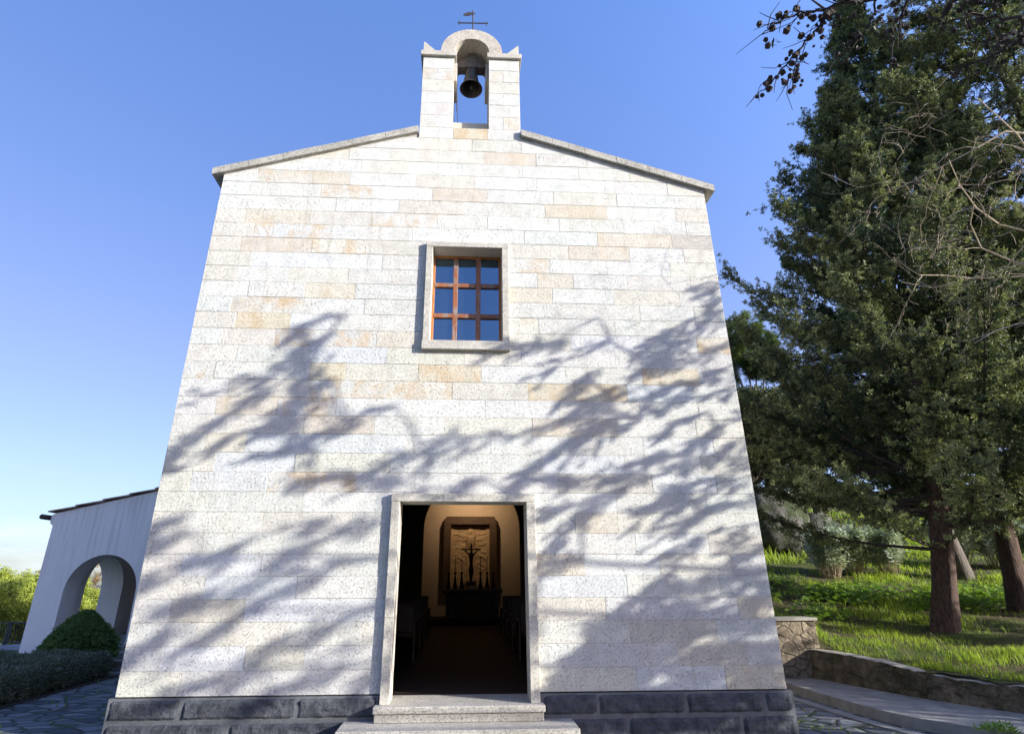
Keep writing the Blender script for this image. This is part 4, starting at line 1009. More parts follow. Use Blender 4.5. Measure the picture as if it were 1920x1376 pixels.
def instance(T, pos, dirs, sc, r):
    """copies of a leaf template T (k,4,3) as one vertex array"""
    n = len(pos); w = unit(dirs); h = unit(r.normal(size=(n, 3))); u = unit(h - w*(h*w).sum(1, keepdims=True)); v = np.cross(w, u)
    B = np.stack([u, v, w], 1)*sc[:, None, None]                  # (n,3,3)
    V = np.einsum('kcj,nji->nkci', T, B) + pos[:, None, None, :]
    return V.reshape(-1, 3)
class Leaves:
    def __init__(s, seed): s.V = []; s.T = []; s.r = np.random.default_rng(seed)
    def put(s, T, pos, dirs, sc, tint=None, jit=.22):
        if len(pos) == 0: return
        pos = np.asarray(pos, float); dirs = np.asarray(dirs, float); sc = np.broadcast_to(np.asarray(sc, float), (len(pos),))
        s.V.append(instance(T, pos, dirs, sc, s.r))
        t = np.full(len(pos), .4) if tint is None else np.asarray(tint, float)
        s.T.append((t[:, None] + s.r.normal(size=(len(pos), len(T)))*jit).clip(0, 1).ravel())
    def build(s, name, mat, parent=None, loc=None):
        V = np.concatenate(s.V); F = np.arange(len(V)).reshape(-1, 4); return bulk(name, V, F, mat, parent, loc, np.concatenate(s.T))
rs = np.random.default_rng(21)
def nodule(k, r):
    return diamonds([((r.normal()*.012, r.normal()*.012, r.uniform(0, .09)), (r.normal(), r.normal(), r.uniform(-.1, 1.3)), r.uniform(.04, .07), r.uniform(.014, .020), (r.normal(), r.normal(), r.normal())) for _ in range(k)])
CYP = [nodule(20, rs) for _ in range(5)]
SHD = [spray(15, .18, .085, .022, .5, .35, rs) for _ in range(4)]
BROAD = diamonds([((rs.normal()*.05, rs.normal()*.05, rs.uniform(0, .14)), (rs.normal(), rs.normal(), rs.normal()+.5), .075, .036, (rs.normal(), rs.normal(), rs.normal())) for _ in range(11)])
NEEDLE = diamonds([((0, 0, rs.uniform(0, .06)), (rs.normal()*.7, rs.normal()*.7, 1), rs.uniform(.10, .16), .011, (rs.normal(), rs.normal(), 0)) for _ in range(15)])
FINE = diamonds([((rs.normal()*.02, rs.normal()*.02, rs.uniform(0, .06)), (rs.normal()*.6, rs.normal()*.6, 1), rs.uniform(.025, .05), .013, (rs.normal(), rs.normal(), .3)) for _ in range(9)])

def trunk_mesh(name, pts, rad, mat, parent, seg=14, wob=.06, seed=1):
    r = np.random.default_rng(seed); mb = MB(); P = [Vector(q) for q in smoothline(pts, 5)]
    Rr = np.interp(np.linspace(0, 1, len(P)), np.linspace(0, 1, len(rad)), rad)
    mb.tube(P, list(Rr), seg); v = np.array(mb.v)
    ph = r.uniform(0, 6.28, 4)
    for i in range(len(P)):
        for k in range(seg):
            q = i*seg+k; a = 2*math.pi*k/seg
            f = 1 + wob*(math.sin(3*a+ph[0]+i*.15)+.7*math.sin(5*a+ph[1]-i*.1)+.4*math.sin(8*a+ph[2])) + r.normal()*.015
            v[q] = np.array(P[i]) + (v[q]-np.array(P[i]))*f
    mb.v = [tuple(q) for q in v]; return mb.build(name, mat, parent, smooth=True)

def cypress(name, label, base, height, prof, nb, seed, lean=(0, 0), trunk_r=.26, zlow=1.7, view_dir=None, tufts=6, group=None, bark='bark', mat='cyp', az_bias=None):
    r = np.random.default_rng(seed); bx, by, bz = base
    t = empty(name, base, label, 'tree', group)
    axis = lambda z: np.array([bx+lean[0]*(1-math.exp(-z/2.6)), by+lean[1]*(1-math.exp(-z/2.6)), bz+z])
    trunk_mesh('trunk', [tuple(axis(q)) if q > 0 else (bx, by, bz-.15) for q in (0, .8, 2.0, 3.2, height*.45, height*.7, height*.95)], [trunk_r*1.2, trunk_r, trunk_r*.9, trunk_r*.75, trunk_r*.55, trunk_r*.3, .02], MT[bark], t, seed=seed)
    L = Leaves(seed); lim = MB(); P = []; D = []; S = []; Tn = []
    for i in range(nb):
        u = (i+r.uniform(0, 1))/nb; ztip = zlow + (height-zlow)*u**.92
        a = i*2.39996 + r.uniform(-.4, .4)
        ln = prof(ztip)*(r.uniform(.5, .85) if i % 3 == 0 else r.uniform(1.15, 1.38) if i % 7 == 1 and ztip > height*.3 else r.uniform(.75, 1.12))
        if ln < .15: ln = .15
        rise = (.55*ln if ztip > height*.35 else .28*ln)*r.uniform(.6, 1.3); zb = max(.9, ztip-rise)
        o = axis(zb); ca = np.array([math.cos(a), math.sin(a), 0])
        def bp(s):
            up = rise*(s**1.7) if ztip > height*.25 else rise*(s*1.4-.55*s*s)
            sag = -.10*ln*math.sin(math.pi*s) if ztip < height*.3 else 0
            return o + ca*ln*s + np.array([0, 0, up+sag]) + np.array([math.sin(a*3+s*3), math.cos(a*2+s*4), 0])*.05*ln*s
        pts = [bp(s) for s in np.linspace(0, 1, 7)]
        lim.tube([tuple(p) for p in pts], list(np.linspace(.012+.009*ln, .005, 7)), 5, cap=False)
        ntw = int(10+ln*12); tone = r.normal()*.12
        for k in range(ntw):
            s = r.uniform(.2, 1.0)**.62; p0 = bp(s); d0 = unit(bp(min(1, s+.03))-bp(s-.03))
            side = unit(np.cross(d0, [0, 0, 1]))*(1 if k % 2 else -1)
            td = unit(d0*r.uniform(.5, 1.1)+side*r.uniform(.3, 1.0)+np.array([0, 0, r.uniform(-.25, .75) if ztip > 4.5 else r.uniform(-.7, .5)])); tl = r.uniform(.18, .62)*(1.15-.4*s)*min(1.3, .55+ln*.25)
            q = np.linspace(.12, 1, tufts)[:, None]; pp = p0+td*tl*q+r.normal(size=(tufts, 3))*.045
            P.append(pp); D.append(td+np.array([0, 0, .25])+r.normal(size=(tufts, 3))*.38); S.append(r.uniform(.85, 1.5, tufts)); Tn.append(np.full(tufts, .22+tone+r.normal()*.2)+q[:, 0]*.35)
            if k % 3 == 0: lim.tube([tuple(p0), tuple(p0+td*tl*.9)], [.008, .003], 4, cap=False)
    P = np.concatenate(P); D = np.concatenate(D); S = np.concatenate(S); Tn = np.concatenate(Tn)
    pick = r.integers(0, len(CYP), len(P))
    for k in range(len(CYP)):
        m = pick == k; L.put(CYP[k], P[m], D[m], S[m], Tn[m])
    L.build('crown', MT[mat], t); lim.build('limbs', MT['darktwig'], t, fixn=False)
    return t

pA = lambda z: np.interp(z, [1.2, 2.0, 3.4, 5.2, 6.6, 8.2, 9.6, 11, 12.6, 14], [2.2, 3.4, 3.9, 4.0, 3.6, 2.9, 2.1, 1.4, .7, .1])
pB = lambda z: np.interp(z, [1.2, 3, 5, 7, 9, 11, 13, 15, 17, 18.5], [1.6, 2.8, 3.2, 3.4, 3.3, 2.8, 2.1, 1.35, .7, .1])
pC = lambda z: np.interp(z, [1.2, 3, 5, 8, 11, 14, 17, 19, 21], [2, 3.0, 3.4, 3.5, 3.2, 2.7, 1.9, 1.1, .1])
cypress('cypress_tree', 'dark cypress with a thick straight trunk standing nearest the chapel on the grass slope', (9.31, 4.0, .24), 14.0, pA, 215, 5, trunk_r=.21, lean=(1.05, 0), zlow=2.5)
cypress('cypress_tree', 'tall dark cypress at the right edge, its reddish trunk leaning behind the nearest cypress', (11.95, 5.0, .42), 18.6, pB, 225, 8, trunk_r=.20, lean=(.5, 0), zlow=2.6)
tc_ = cypress('cypress_tree', 'tallest cypress in the top right corner, carrying bare dead branches', (14.6, 3.2, .4), 21.0, pC, 230, 13, trunk_r=.28, zlow=4.3)

cypress('cypress_tree', 'small open cypress outside the frame on the right that dapples the grass', (19.6, -1.0, .25), 6.8, lambda z: np.interp(z, [.8, 2, 4, 6.8], [1.6, 2.3, 2.0, .2]), 36, 17, trunk_r=.14, zlow=1.0)

# bare dead branches on the tallest cypress
def twigs(mb, p, d, ln, rad, depth, r, curl=.5, seg=4, droop=0.):
    n = 6; pts = [np.array(p, float)]; dd = unit(np.array(d, float)); rads = [rad]
    for i in range(n):
        dd = unit(dd + r.normal(size=3)*curl*.3 + np.array([0, 0, -droop*.1])); pts.append(pts[-1]+dd*ln/n); rads.append(max(.0026, rad*(1-.75*(i+1)/n)))
        if depth > 0 and i > 0:
            for _ in range(1 if r.random() < .78 else 0):
                sd = unit(dd*.8 + r.normal(size=3)*.75); twigs(mb, pts[-1], sd, ln*r.uniform(.3, .55), rads[-1]*.62, depth-1, r, curl, 3, droop)
    mb.tube([tuple(q) for q in pts], rads, seg, cap=False); return pts
r_ = np.random.default_rng(31); mb = MB()
for p, d, ln in (((10.2, -.4, 6.2), (-1, .0, .12), 3.2), ((10.0, -.5, 7.2), (-1, -.05, .05), 3.0), ((9.8, -.4, 5.3), (-1, .05, .10), 2.8), ((10.4, -.2, 8.4), (-1, -.05, .12), 3.2), ((9.5, -.5, 4.5), (-1, .1, .15), 2.2),
                 ((10.1, -.3, 6.7), (-1, .12, -.18), 3.0), ((10.0, -.1, 5.8), (-1, -.05, .3), 3.0), ((9.9, -.4, 7.7), (-1, .0, -.2), 2.6)):
    mb.tube([(14.6, 3.2, p[2]-.3), (12.6, 1.3, p[2]-.2), p], [.05, .035, .024], 6, cap=False)
    twigs(mb, p, d, ln, .024, 3, r_, .85, 5, .3)
mb.build('dead_branches', MT['deadtwig'], tc_, fixn=False)

# broad-leaved and pine trees further back
def bushy(name, label, base, height, blobs, leaf, mat, nleaf, seed, cat='tree', bark='bark_grey', trunk_r=.14, scale=1.0, group=None, tint=.4, trunk=True):
    """blobs: (dx,dy,z,rx,rz) foliage masses on limbs from one trunk"""
    r = np.random.default_rng(seed); bx, by, bz = base; t = empty(name, base, label, cat, group); L = Leaves(seed)
    lm = MB()
    if trunk: trunk_mesh('trunk', [(bx, by, bz-.3), (bx+.05, by, bz+height*.3), (bx-.05, by+.05, bz+height*.62)], [trunk_r*1.2, trunk_r, trunk_r*.5], MT[bark], t, 10, seed=seed)
    tot = sum(b[3]**2*b[4] for b in blobs)
    for dx, dy, z, rx, rz in blobs:
        c = np.array([bx+dx, by+dy, bz+z]); n = int(nleaf*rx*rx*rz/tot)
        lm.tube([(bx, by, bz+height*.35), tuple((c+np.array([bx, by, bz+height*.4]))/2+r.normal(size=3)*.08), tuple(c)], [trunk_r*.5, trunk_r*.3, trunk_r*.12], 5, cap=False)
        m = max(6, n//26); cd = unit(r.normal(size=(m, 3))); rr_ = r.uniform(.45, 1.05, m)**.6
        cc = c + cd*rr_[:, None]*np.array([rx, rx, rz]); cs = r.uniform(.16, .34, m)*rx*.75
        for k in range(0, m, max(1, m//14)): lm.tube([tuple(c), tuple(cc[k])], [trunk_r*.10, .006], 4, cap=False)
        idx = r.integers(0, m, n); pos = cc[idx] + r.normal(size=(n, 3))*cs[idx][:, None]*.55
        L.put(leaf, pos, unit(pos-c)+r.normal(size=(n, 3))*.6+np.array([0, 0, .3]), r.uniform(.75, 1.3, n)*scale, tint + r.normal(size=m)[idx]*.16, .18)
    L.build('crown', MT[mat], t); lm.build('limbs', MT[bark], t, fixn=False); return t
def rblobs(n, rx, z0, z1, b0, b1, seed):
    r = np.random.default_rng(seed); out = []
    for i in range(n):
        a = i*2.4; d = rx*math.sqrt((i+.5)/n); out.append((d*math.cos(a), d*math.sin(a), z1-(z1-z0)*(d/rx)**2*r.uniform(.5, 1), r.uniform(b0, b1), r.uniform(b0, b1)*.8))
    return out
sz = lambda x, y: float(slope_z(np.array([x]), np.array([y]))[0])
def oak(x, y, h, label, seed, rx=2.4, mat='olive', n=7000, **k):
    z = sz(x, y); return bushy('evergreen_oak', label, (x, y, z), h, rblobs(11, rx, h*.35, h*.85, .8, 1.3, seed), BROAD, mat, n, seed, scale=1.5, group='evergreen oaks up the slope', **k)
oak(11.6, 14.5, 6.4, 'pale olive-green oak showing between the chapel corner and the nearest cypress', 41, 2.0, n=9000)
oak(15.6, 17.0, 7.0, 'broad evergreen oak up the slope behind the two silver shrub patches', 42, 2.8)
oak(20.0, 15.0, 7.5, 'evergreen oak behind the grey slanting trunk', 43, 3.0)
oak(24.5, 14.0, 8.0, 'evergreen oak farthest right up the slope', 44, 3.2)
oak(13.5, 20.5, 6.5, 'evergreen oak farthest up the slope behind the boulder', 45, 2.6)
oak(19.0, 21.5, 8.0, 'dark evergreen oak at the top of the grass slope', 46, 3.2)
z = sz(15.6, 21); bushy('pine_tree', 'light green pine rising behind the right corner of the chapel', (15.9, 21.0, z), 11.5, [(0, 0, 10.6, 1.1, .8), (-.9, 0, 9.6, 1.0, .7), (.9, .4, 9.9, 1.2, .8), (-.4, .6, 8.6, 1.2, .6), (.8, -.3, 8.4, 1.2, .6), (-1.2, .2, 7.8, .6, .3)], NEEDLE, 'pineleaf', 7000, 51, trunk_r=.16, scale=1.5)
# grey slanting trunk in the middle distance
z = sz(13.6, 8.0)
tg = empty('slanting_pine', (13.6, 8.0, z), 'thin grey-barked pine with a slanting sunlit trunk behind the thick cypress trunk', 'tree')
trunk_mesh('trunk', [(13.62, 8, z-.2), (13.5, 8, z+.8), (13.25, 8.05, z+2.2), (13.0, 8.1, z+4.5), (12.9, 8.2, z+7)], [.24, .19, .17, .13, .06], MT['bark_grey'], tg, seed=61)
L = Leaves(62); rr0 = np.random.default_rng(62); n_ = 4500; c_ = np.array([12.9, 8.2, z+6.6]); cl = c_+rr0.normal(size=(60, 3))*np.array([1.1, 1.1, .9]); ix = rr0.integers(0, 60, n_)
L.put(NEEDLE, cl[ix]+rr0.normal(size=(n_, 3))*.2, rr0.normal(size=(n_, 3))+np.array([0, 0, .6]), rr0.uniform(.9, 1.5, n_), .3+rr0.normal(size=60)[ix]*.1); L.build('crown', MT['shade_leaf'], tg)

# boulders
def boulder(name, c, r3, seed, label):
    import bmesh
    bm = bmesh.new(); bmesh.ops.create_icosphere(bm, subdivisions=4, radius=1.0); r = np.random.default_rng(seed); w = r.normal(size=(7, 3))*1.6; ph = r.uniform(0, 6, 7)
    for v in bm.verts:
        p = np.array(v.co); f = 1+sum(.07/(1+.3*k)*math.sin(w[k]@p*(1+k*.5)+ph[k]) for k in range(7)); f = min(f, 1.06+.02*math.sin(p[0]*9)); v.co = Vector(p*f*np.array(r3))
    me = bpy.data.meshes.new(name); bm.to_mesh(me); bm.free(); me.materials.append(MT['rock']); me.shade_smooth()
    o = bpy.data.objects.new(name, me); col.objects.link(o); o.location = c; tag(o, label, 'boulder', 'boulders on the slope')
boulder('boulder', (11.1, 12.6, sz(11.1, 12.6)+1.0), (1.3, 1.0, 1.25), 3, 'large pale boulder on the slope just right of the chapel corner')
boulder('boulder', (12.7, 12.8, sz(12.7, 12.8)+.5), (.9, .8, .8), 9, 'smaller mossy boulder right of the large pale one')

# silver-leaved shrubs
SIL = diamonds([((0, 0, .0+.02*k), (math.cos(k*2.4), math.sin(k*2.4), .55), .17, .042, (0, 0, 1)) for k in range(15)])
def silver(x, y, h, w, n, seed, label):
    z = sz(x, y); t = empty('silver_shrub', (x, y, z), label, 'shrub', 'silver shrubs on the slope'); r = np.random.default_rng(seed); st = MB(); L = Leaves(seed); P = []; D = []
    for i in range(n):
        a = r.uniform(0, 6.28); d = w*math.sqrt(r.random()); e = np.array([x+d*math.cos(a), y+d*math.sin(a)*.8, z+h*r.uniform(.6, 1.05)])
        b = np.array([x+d*.45*math.cos(a), y+d*.4*math.sin(a), z]); st.tube([tuple(b), tuple((b+e)/2+r.normal(size=3)*.04), tuple(e)], [.012, .009, .006], 4, cap=False)
        for q in (1, .95, .88, .8, .71, .61, .5, .38): P.append(b+(e-b)*q+r.normal(size=3)*.02); D.append(unit(e-b)+r.normal(size=3)*.25)
    L.put(SIL, P, D, r.uniform(.8, 1.3, len(P)), .5+r.normal(size=len(P))*.2); st.build('stems', MT['deadtwig'], t, fixn=False); L.build('foliage', MT['silver'], t)
for i, (px_, x, y, h, w, n, lab) in enumerate(((0, 10.35, 8.7, 1.0, .5, 46, 'leftmost silver-leaved shrub in the row behind the sunny grass'), (0, 11.2, 8.9, 1.1, .55, 50, 'second silver-leaved shrub from the left'),
        (0, 12.0, 8.6, 1.0, .5, 46, 'silver-leaved shrub just left of the thick cypress trunk'), (0, 14.6, 9.2, 1.2, .6, 55, 'silver-leaved shrub just right of the slanting grey trunk'),
        (0, 15.7, 9.0, 1.25, .65, 60, 'tall silver-leaved shrub between the grey and the reddish trunk'), (0, 16.6, 8.4, 1.1, .6, 50, 'silver-leaved shrub at the right edge under the trees'))):
    silver(x, y, h, w, n, 70+i, lab)

# grass and low leaves on the slope: nobody could count them
def grass():
    r = np.random.default_rng(90); V = []; T = []
    def scatter(n, x0, x1, y0, y1, hs, wd):
        x = r.uniform(x0, x1, n); y = r.uniform(y0, y1, n); w = wall_side(x, y)
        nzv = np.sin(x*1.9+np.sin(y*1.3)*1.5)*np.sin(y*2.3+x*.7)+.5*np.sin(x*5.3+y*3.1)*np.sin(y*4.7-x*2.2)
        soil = np.exp(-((x-8.6)/1.1)**2-((y-1.3)/.7)**2)+.8*np.exp(-((x-10.2)/1.2)**2-((y-3.2)/.6)**2)
        keep = (w > .38) & (r.random(n) < ((.5+.6*nzv).clip(.05, 1)*(1-soil.clip(0, .93)))) & ((y > 3.6) | (x > 6.3)); x, y, nzv = x[keep], y[keep], nzv[keep]; m = len(x)
        d = np.hypot(x-9.31, y-4.0); k2 = (d > .35) & (r.random(m) < (d/1.6).clip(.15, 1)); x, y, nzv = x[k2], y[k2], nzv[k2]; m = len(x)
        z = slope_z(x, y); h = hs*r.uniform(.45, 1.25, m)*(1+.5*nzv.clip(-1, 1)); a = r.uniform(0, 6.28, m); ln = r.uniform(.1, .7, m)*h
        b = np.stack([x, y, z-.01], -1); s = np.stack([np.cos(a+1.57), np.sin(a+1.57), 0*a], -1)*(wd*r.uniform(.7, 1.3, m))[:, None]
        mid = b+np.stack([np.cos(a)*ln*.35, np.sin(a)*ln*.35, h*.6], -1); tip = b+np.stack([np.cos(a)*ln, np.sin(a)*ln, h], -1)
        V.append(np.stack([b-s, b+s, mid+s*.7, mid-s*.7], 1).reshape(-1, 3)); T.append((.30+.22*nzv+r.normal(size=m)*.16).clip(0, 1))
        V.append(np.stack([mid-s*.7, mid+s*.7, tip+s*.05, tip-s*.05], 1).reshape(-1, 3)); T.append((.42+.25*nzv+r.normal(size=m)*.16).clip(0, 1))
    scatter(30000, 6.0, 10, -1.0, 5.5, .085, .0045); scatter(26000, 9, 15, -1, 8, .09, .006); scatter(26000, 6, 20, 5, 13, .13, .009); scatter(16000, 8, 30, 11, 24, .26, .02)
    scatter(5200, 5.4, 6.6, 3.4, 5.5, .14, .006); scatter(2200, 6.3, 8.3, .4, 2.6, .16, .006)
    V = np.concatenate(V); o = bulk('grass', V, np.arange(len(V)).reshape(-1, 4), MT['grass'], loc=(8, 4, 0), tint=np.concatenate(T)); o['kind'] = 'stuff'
    tag(o, 'bright green grass with sunny patches on the slope beyond the low wall', 'grass')
    L = Leaves(91); P = []
    for cx, cy, w, n in ((8.6, 6.3, .7, 420), (9.6, 6.6, .9, 520), (11.0, 5.6, .8, 420), (12.2, 5.9, .9, 420), (7.4, 5.0, .5, 160), (8.0, 8.0, .9, 200)):
        P.append(np.stack([cx+r.normal(size=n)*w*.6, cy+r.normal(size=n)*w*.45], -1))
    P = np.concatenate(P); z = slope_z(P[:, 0], P[:, 1])+r.uniform(.03, .22, len(P)); P = np.column_stack([P, z])
    LF = diamonds([((0, 0, 0), (math.cos(a), math.sin(a), .15), .07, .05, (0, 0, 1)) for a in (0, 1.6, 3.1, 4.7)])
    L.put(LF, P, np.array([0, 0, 1.])+r.normal(size=P.shape)*.3, r.uniform(.6, 1.3, len(P)), .5+r.normal(size=len(P))*.15); o = L.build('low_leaves', MT['groundleaf'], loc=(9, 6, 0)); o['kind'] = 'stuff'
    tag(o, 'broad green leaves of low plants around the cypress trunk', 'ground plants')
    # fallen leaves and litter on the path, dry straw in the grass
    V = []; T = []; m = 500; x = r.uniform(6.5, 12, m); y = r.uniform(0, 6, m); k_ = wall_side(x, y) > .3; x, y = x[k_], y[k_]; m = len(x); z = slope_z(x, y); a = r.uniform(0, 6.28, m)
    b = np.stack([x, y, z+.02], -1); e = b+np.stack([np.cos(a)*.16, np.sin(a)*.16, r.uniform(.0, .2, m)], -1); s = np.stack([-np.sin(a), np.cos(a), 0*a], -1)*.004
    V = np.stack([b-s, b+s, e+s*.4, e-s*.4], 1).reshape(-1, 3); o = bulk('dry_grass', V, np.arange(len(V)).reshape(-1, 4), MT['straw'], loc=(8, 4, 0), tint=r.uniform(0, 1, m)); o['kind'] = 'stuff'; tag(o, 'dry straw lying in the green grass', 'dry grass')
grass()
def weeds():
    """moss tufts between the paving stones and litter on the path"""
    r = np.random.default_rng(95); m = 2600; x = np.concatenate([r.uniform(-8, -4, m//2), r.uniform(4.2, 6.6, m//2)]); y = np.concatenate([r.uniform(-1, 6, m//2), r.uniform(-1.2, 3.2, m//2)])
    q = np.sin(x*3.1+1)*np.sin(y*2.7)+.6*np.sin(x*7+y*5); k = (q > .35) & ((x < 0) | ((x > 4.2) & (x < 5.05) & (y > -.6))); x, y = x[k], y[k]; m = len(x); a = r.uniform(0, 6.28, m)
    b = np.stack([x, y, np.full(m, -.505)], -1); s = np.stack([-np.sin(a), np.cos(a), 0*a], -1)*.008; e = b+np.stack([np.cos(a)*.03, np.sin(a)*.03, r.uniform(.015, .06, m)], -1)
    V = np.stack([b-s, b+s, e+s*.5, e-s*.5], 1).reshape(-1, 3); o = bulk('paving_weeds', V, np.arange(len(V)).reshape(-1, 4), MT['grass'], loc=(0, 0, -.5), tint=r.uniform(0, .6, m)); o['kind'] = 'stuff'; tag(o, 'small weeds growing in the joints of the paving', 'weeds')
weeds()
t = empty('weed_clump', (5.9, -.35, -.38), 'small green weed growing on the path edge at the bottom right', 'weed')
L = Leaves(97); r = np.random.default_rng(97); P = np.array([5.98, -.52, -.37])+r.normal(size=(60, 3))*np.array([.10, .06, .02])+np.array([0, 0, .04]); L.put(diamonds([((0, 0, 0), (math.cos(a), math.sin(a), .5), .07, .02, (0, 0, 1)) for a in (0, 1.6, 3.1, 4.7)]), P, np.array([0, 0, 1.])+r.normal(size=P.shape)*.3, 1.0, .5*np.ones(60)); L.build('foliage', MT['groundleaf'], t)

# ---------------------------------------------------------------- hedge and topiary on the left
def shell(L, leaf, n, f, seed, sc, tint):
    r = np.random.default_rng(seed); P, N = f(n, r); L.put(leaf, P, N+r.normal(size=P.shape)*.45, r.uniform(.7, 1.3, n)*sc, tint+r.normal(size=n)*.12)
t = empty('clipped_hedge', (-8.2, 3, -.5), 'low clipped grey-green hedge along the paved yard', 'hedge')
HX0, HX1, HY0, HY1, HZ0, HZ1 = -9.6, -6.78, .6, 4.95, -.5, -.12
def hedge_f(n, r):
    face = r.choice(4, n, p=[.5, .28, .12, .10]); P = np.zeros((n, 3)); N = np.zeros((n, 3))
    x = r.uniform(HX0, HX1, n); y = r.uniform(HY0, HY1, n); z = HZ0+.06+(HZ1-HZ0-.06)*r.random(n)**.8; wv = .035*np.sin(x*5+y*3)+.03*np.sin(y*7-x*2)
    rnd = lambda q: .14*np.exp(-q/.12)
    m = face == 0; P[m] = np.stack([x, y, HZ1+wv-rnd(HX1-x)-rnd(HY1-y)], -1)[m]; N[m] = (0, 0, 1)
    m = face == 1; P[m] = np.stack([HX1+wv-.14*np.exp(-(HZ1-z)/.1)-.10*np.exp(-(z-HZ0)/.12), y, z], -1)[m]; N[m] = (1, 0, .25)
    m = face == 2; P[m] = np.stack([x, HY1+wv-rnd(HZ1-z), z], -1)[m]; N[m] = (0, 1, .25)
    m = face == 3; P[m] = np.stack([x, HY0+wv, z], -1)[m]; N[m] = (0, -1, .25)
    return P, N
L = Leaves(101); shell(L, FINE, 30000, hedge_f, 101, 1.25, .4); L.build('foliage', MT['hedge'], t)
mb = MB(); mb.box((HX0+.1, HY0+.1, -.5), (HX1-.16, HY1-.16, HZ1-.10), .08); mb.build('branches', MT['darktwig'], t)
mb = MB(); mb.box((-9.9, .3, -.51), (-6.60, 5.1, -.478), .006); o = mb.build('hedge_bed', MT['soil']); o['kind'] = 'structure'
t = empty('topiary_bush', (-7.75, 5.6, -.5), 'rounded dark green conifer bush in front of the portico arch', 'bush')
def topi_f(n, r):
    u = r.random(n); zz = u**.9; a = r.uniform(0, 6.28, n); prof = .88*np.interp(zz, [0, .12, .3, .5, .7, .85, 1], [.50, .64, .69, .60, .42, .24, .03])
    lob = 1+.06*np.sin(a*5+zz*9)+.05*np.sin(a*9-zz*14); rr_ = prof*lob*(r.uniform(.86, 1.03, n)+.2*r.random(n)*(r.random(n) < .16)); P = np.stack([-7.75+rr_*np.cos(a), 5.6+rr_*np.sin(a), -.42+.98*zz+.03*np.sin(a*7)], -1)
    return P, np.stack([np.cos(a), np.sin(a), .9+0*a], -1)
L = Leaves(102); shell(L, CYP[1], 5200, topi_f, 102, .85, .4); L.build('foliage', MT['topi'], t)
mb = MB(); mb.lathe([(.0, .0), (.29, .08), (.41, .3), (.38, .5), (.25, .7), (.12, .86), (.0, .9)], (-7.75, 5.6, -.45), 16); mb.build('branches', MT['darktwig'], t, smooth=True)

# ---------------------------------------------------------------- trees beyond the fence
def ltree(name, x, y, zb, h, rx, mat, label, seed, leaf=BROAD, n=6000, sc=1.4, tint=.5):
    bushy(name, label, (x, y, zb), h, rblobs(10, rx, h*.4, h*.86, rx*.36, rx*.52, seed), leaf, mat, n, seed, scale=sc, group='trees beyond the fence', tint=tint)
ltree('leafy_tree', -24.0, 28, -4.5, 6.2, 2.7, 'yellowleaf', 'yellow-green tree right behind the railing beside the portico wall', 111, n=9000)
ltree('leafy_tree', -27.6, 29, -4.7, 6.2, 2.7, 'yellowleaf', 'yellow-green tree at the left edge behind the railing', 112, n=9000)
ltree('leafy_tree', -22.6, 29, -4.5, 5.6, 2.2, 'yellowleaf', 'low yellow-green tree seen through the portico arch', 113)
ltree('russet_tree', -24.2, 33, -4.6, 8.6, 2.7, 'autumn', 'half-bare russet tree seen high through the portico arch', 114, n=1700, sc=1.1)
ltree('leafy_tree', -33, 36, -6, 7.2, 3.2, 'yellowleaf', 'yellow-green tree farthest left beyond the railing', 115)
ltree('leafy_tree', -20.6, 32, -5, 5.2, 2.4, 'yellowleaf', 'yellow-green tree farthest back behind the portico', 116)

# ================================================================== the pine whose boughs shade the chapel front
tp = empty('shade_pine', (12.6, -4.2, .0), 'dark evergreen standing right of the frame whose boughs throw the shadows on the chapel front', 'tree')
trunk_mesh('trunk', [(12.6, -4.2, -.2), (12.65, -4.2, 2), (12.8, -4.3, 4.5), (13.1, -4.4, 6.8), (13.3, -4.5, 8.2)], [.30, .25, .2, .12, .03], MT['bark'], tp, seed=121)
L = Leaves(122); lb = MB(); r = np.random.default_rng(122)
TD = {'L': 4.8, 'R': 4.9, 'S': 4.3, 'M': 6.3, 'G': 7.6}
EXTRA = [([(-4.2, .9), (-6.0, .6), (-8.5, .1)], .28, 'G'), ([(-4.0, .3), (-6.5, 0), (-9.0, -.4)], .3, 'G'), ([(-4.4, 1.5), (-7, 1.1), (-9.5, .7)], .25, 'G'), ([(-4.0, -.3), (-6.5, -.6), (-9, -1.0)], .3, 'G'), ([(-2.6, -.55), (-4.5, -.8), (-8, -1.3)], .28, 'G'),
         ([(4.4, 1.2), (5.6, 1.6)], .5, 'S'), ([(4.2, .2), (5.4, .5)], .5, 'S'), ([(4.2, -.6), (5.2, -.5)], .35, 'S')]
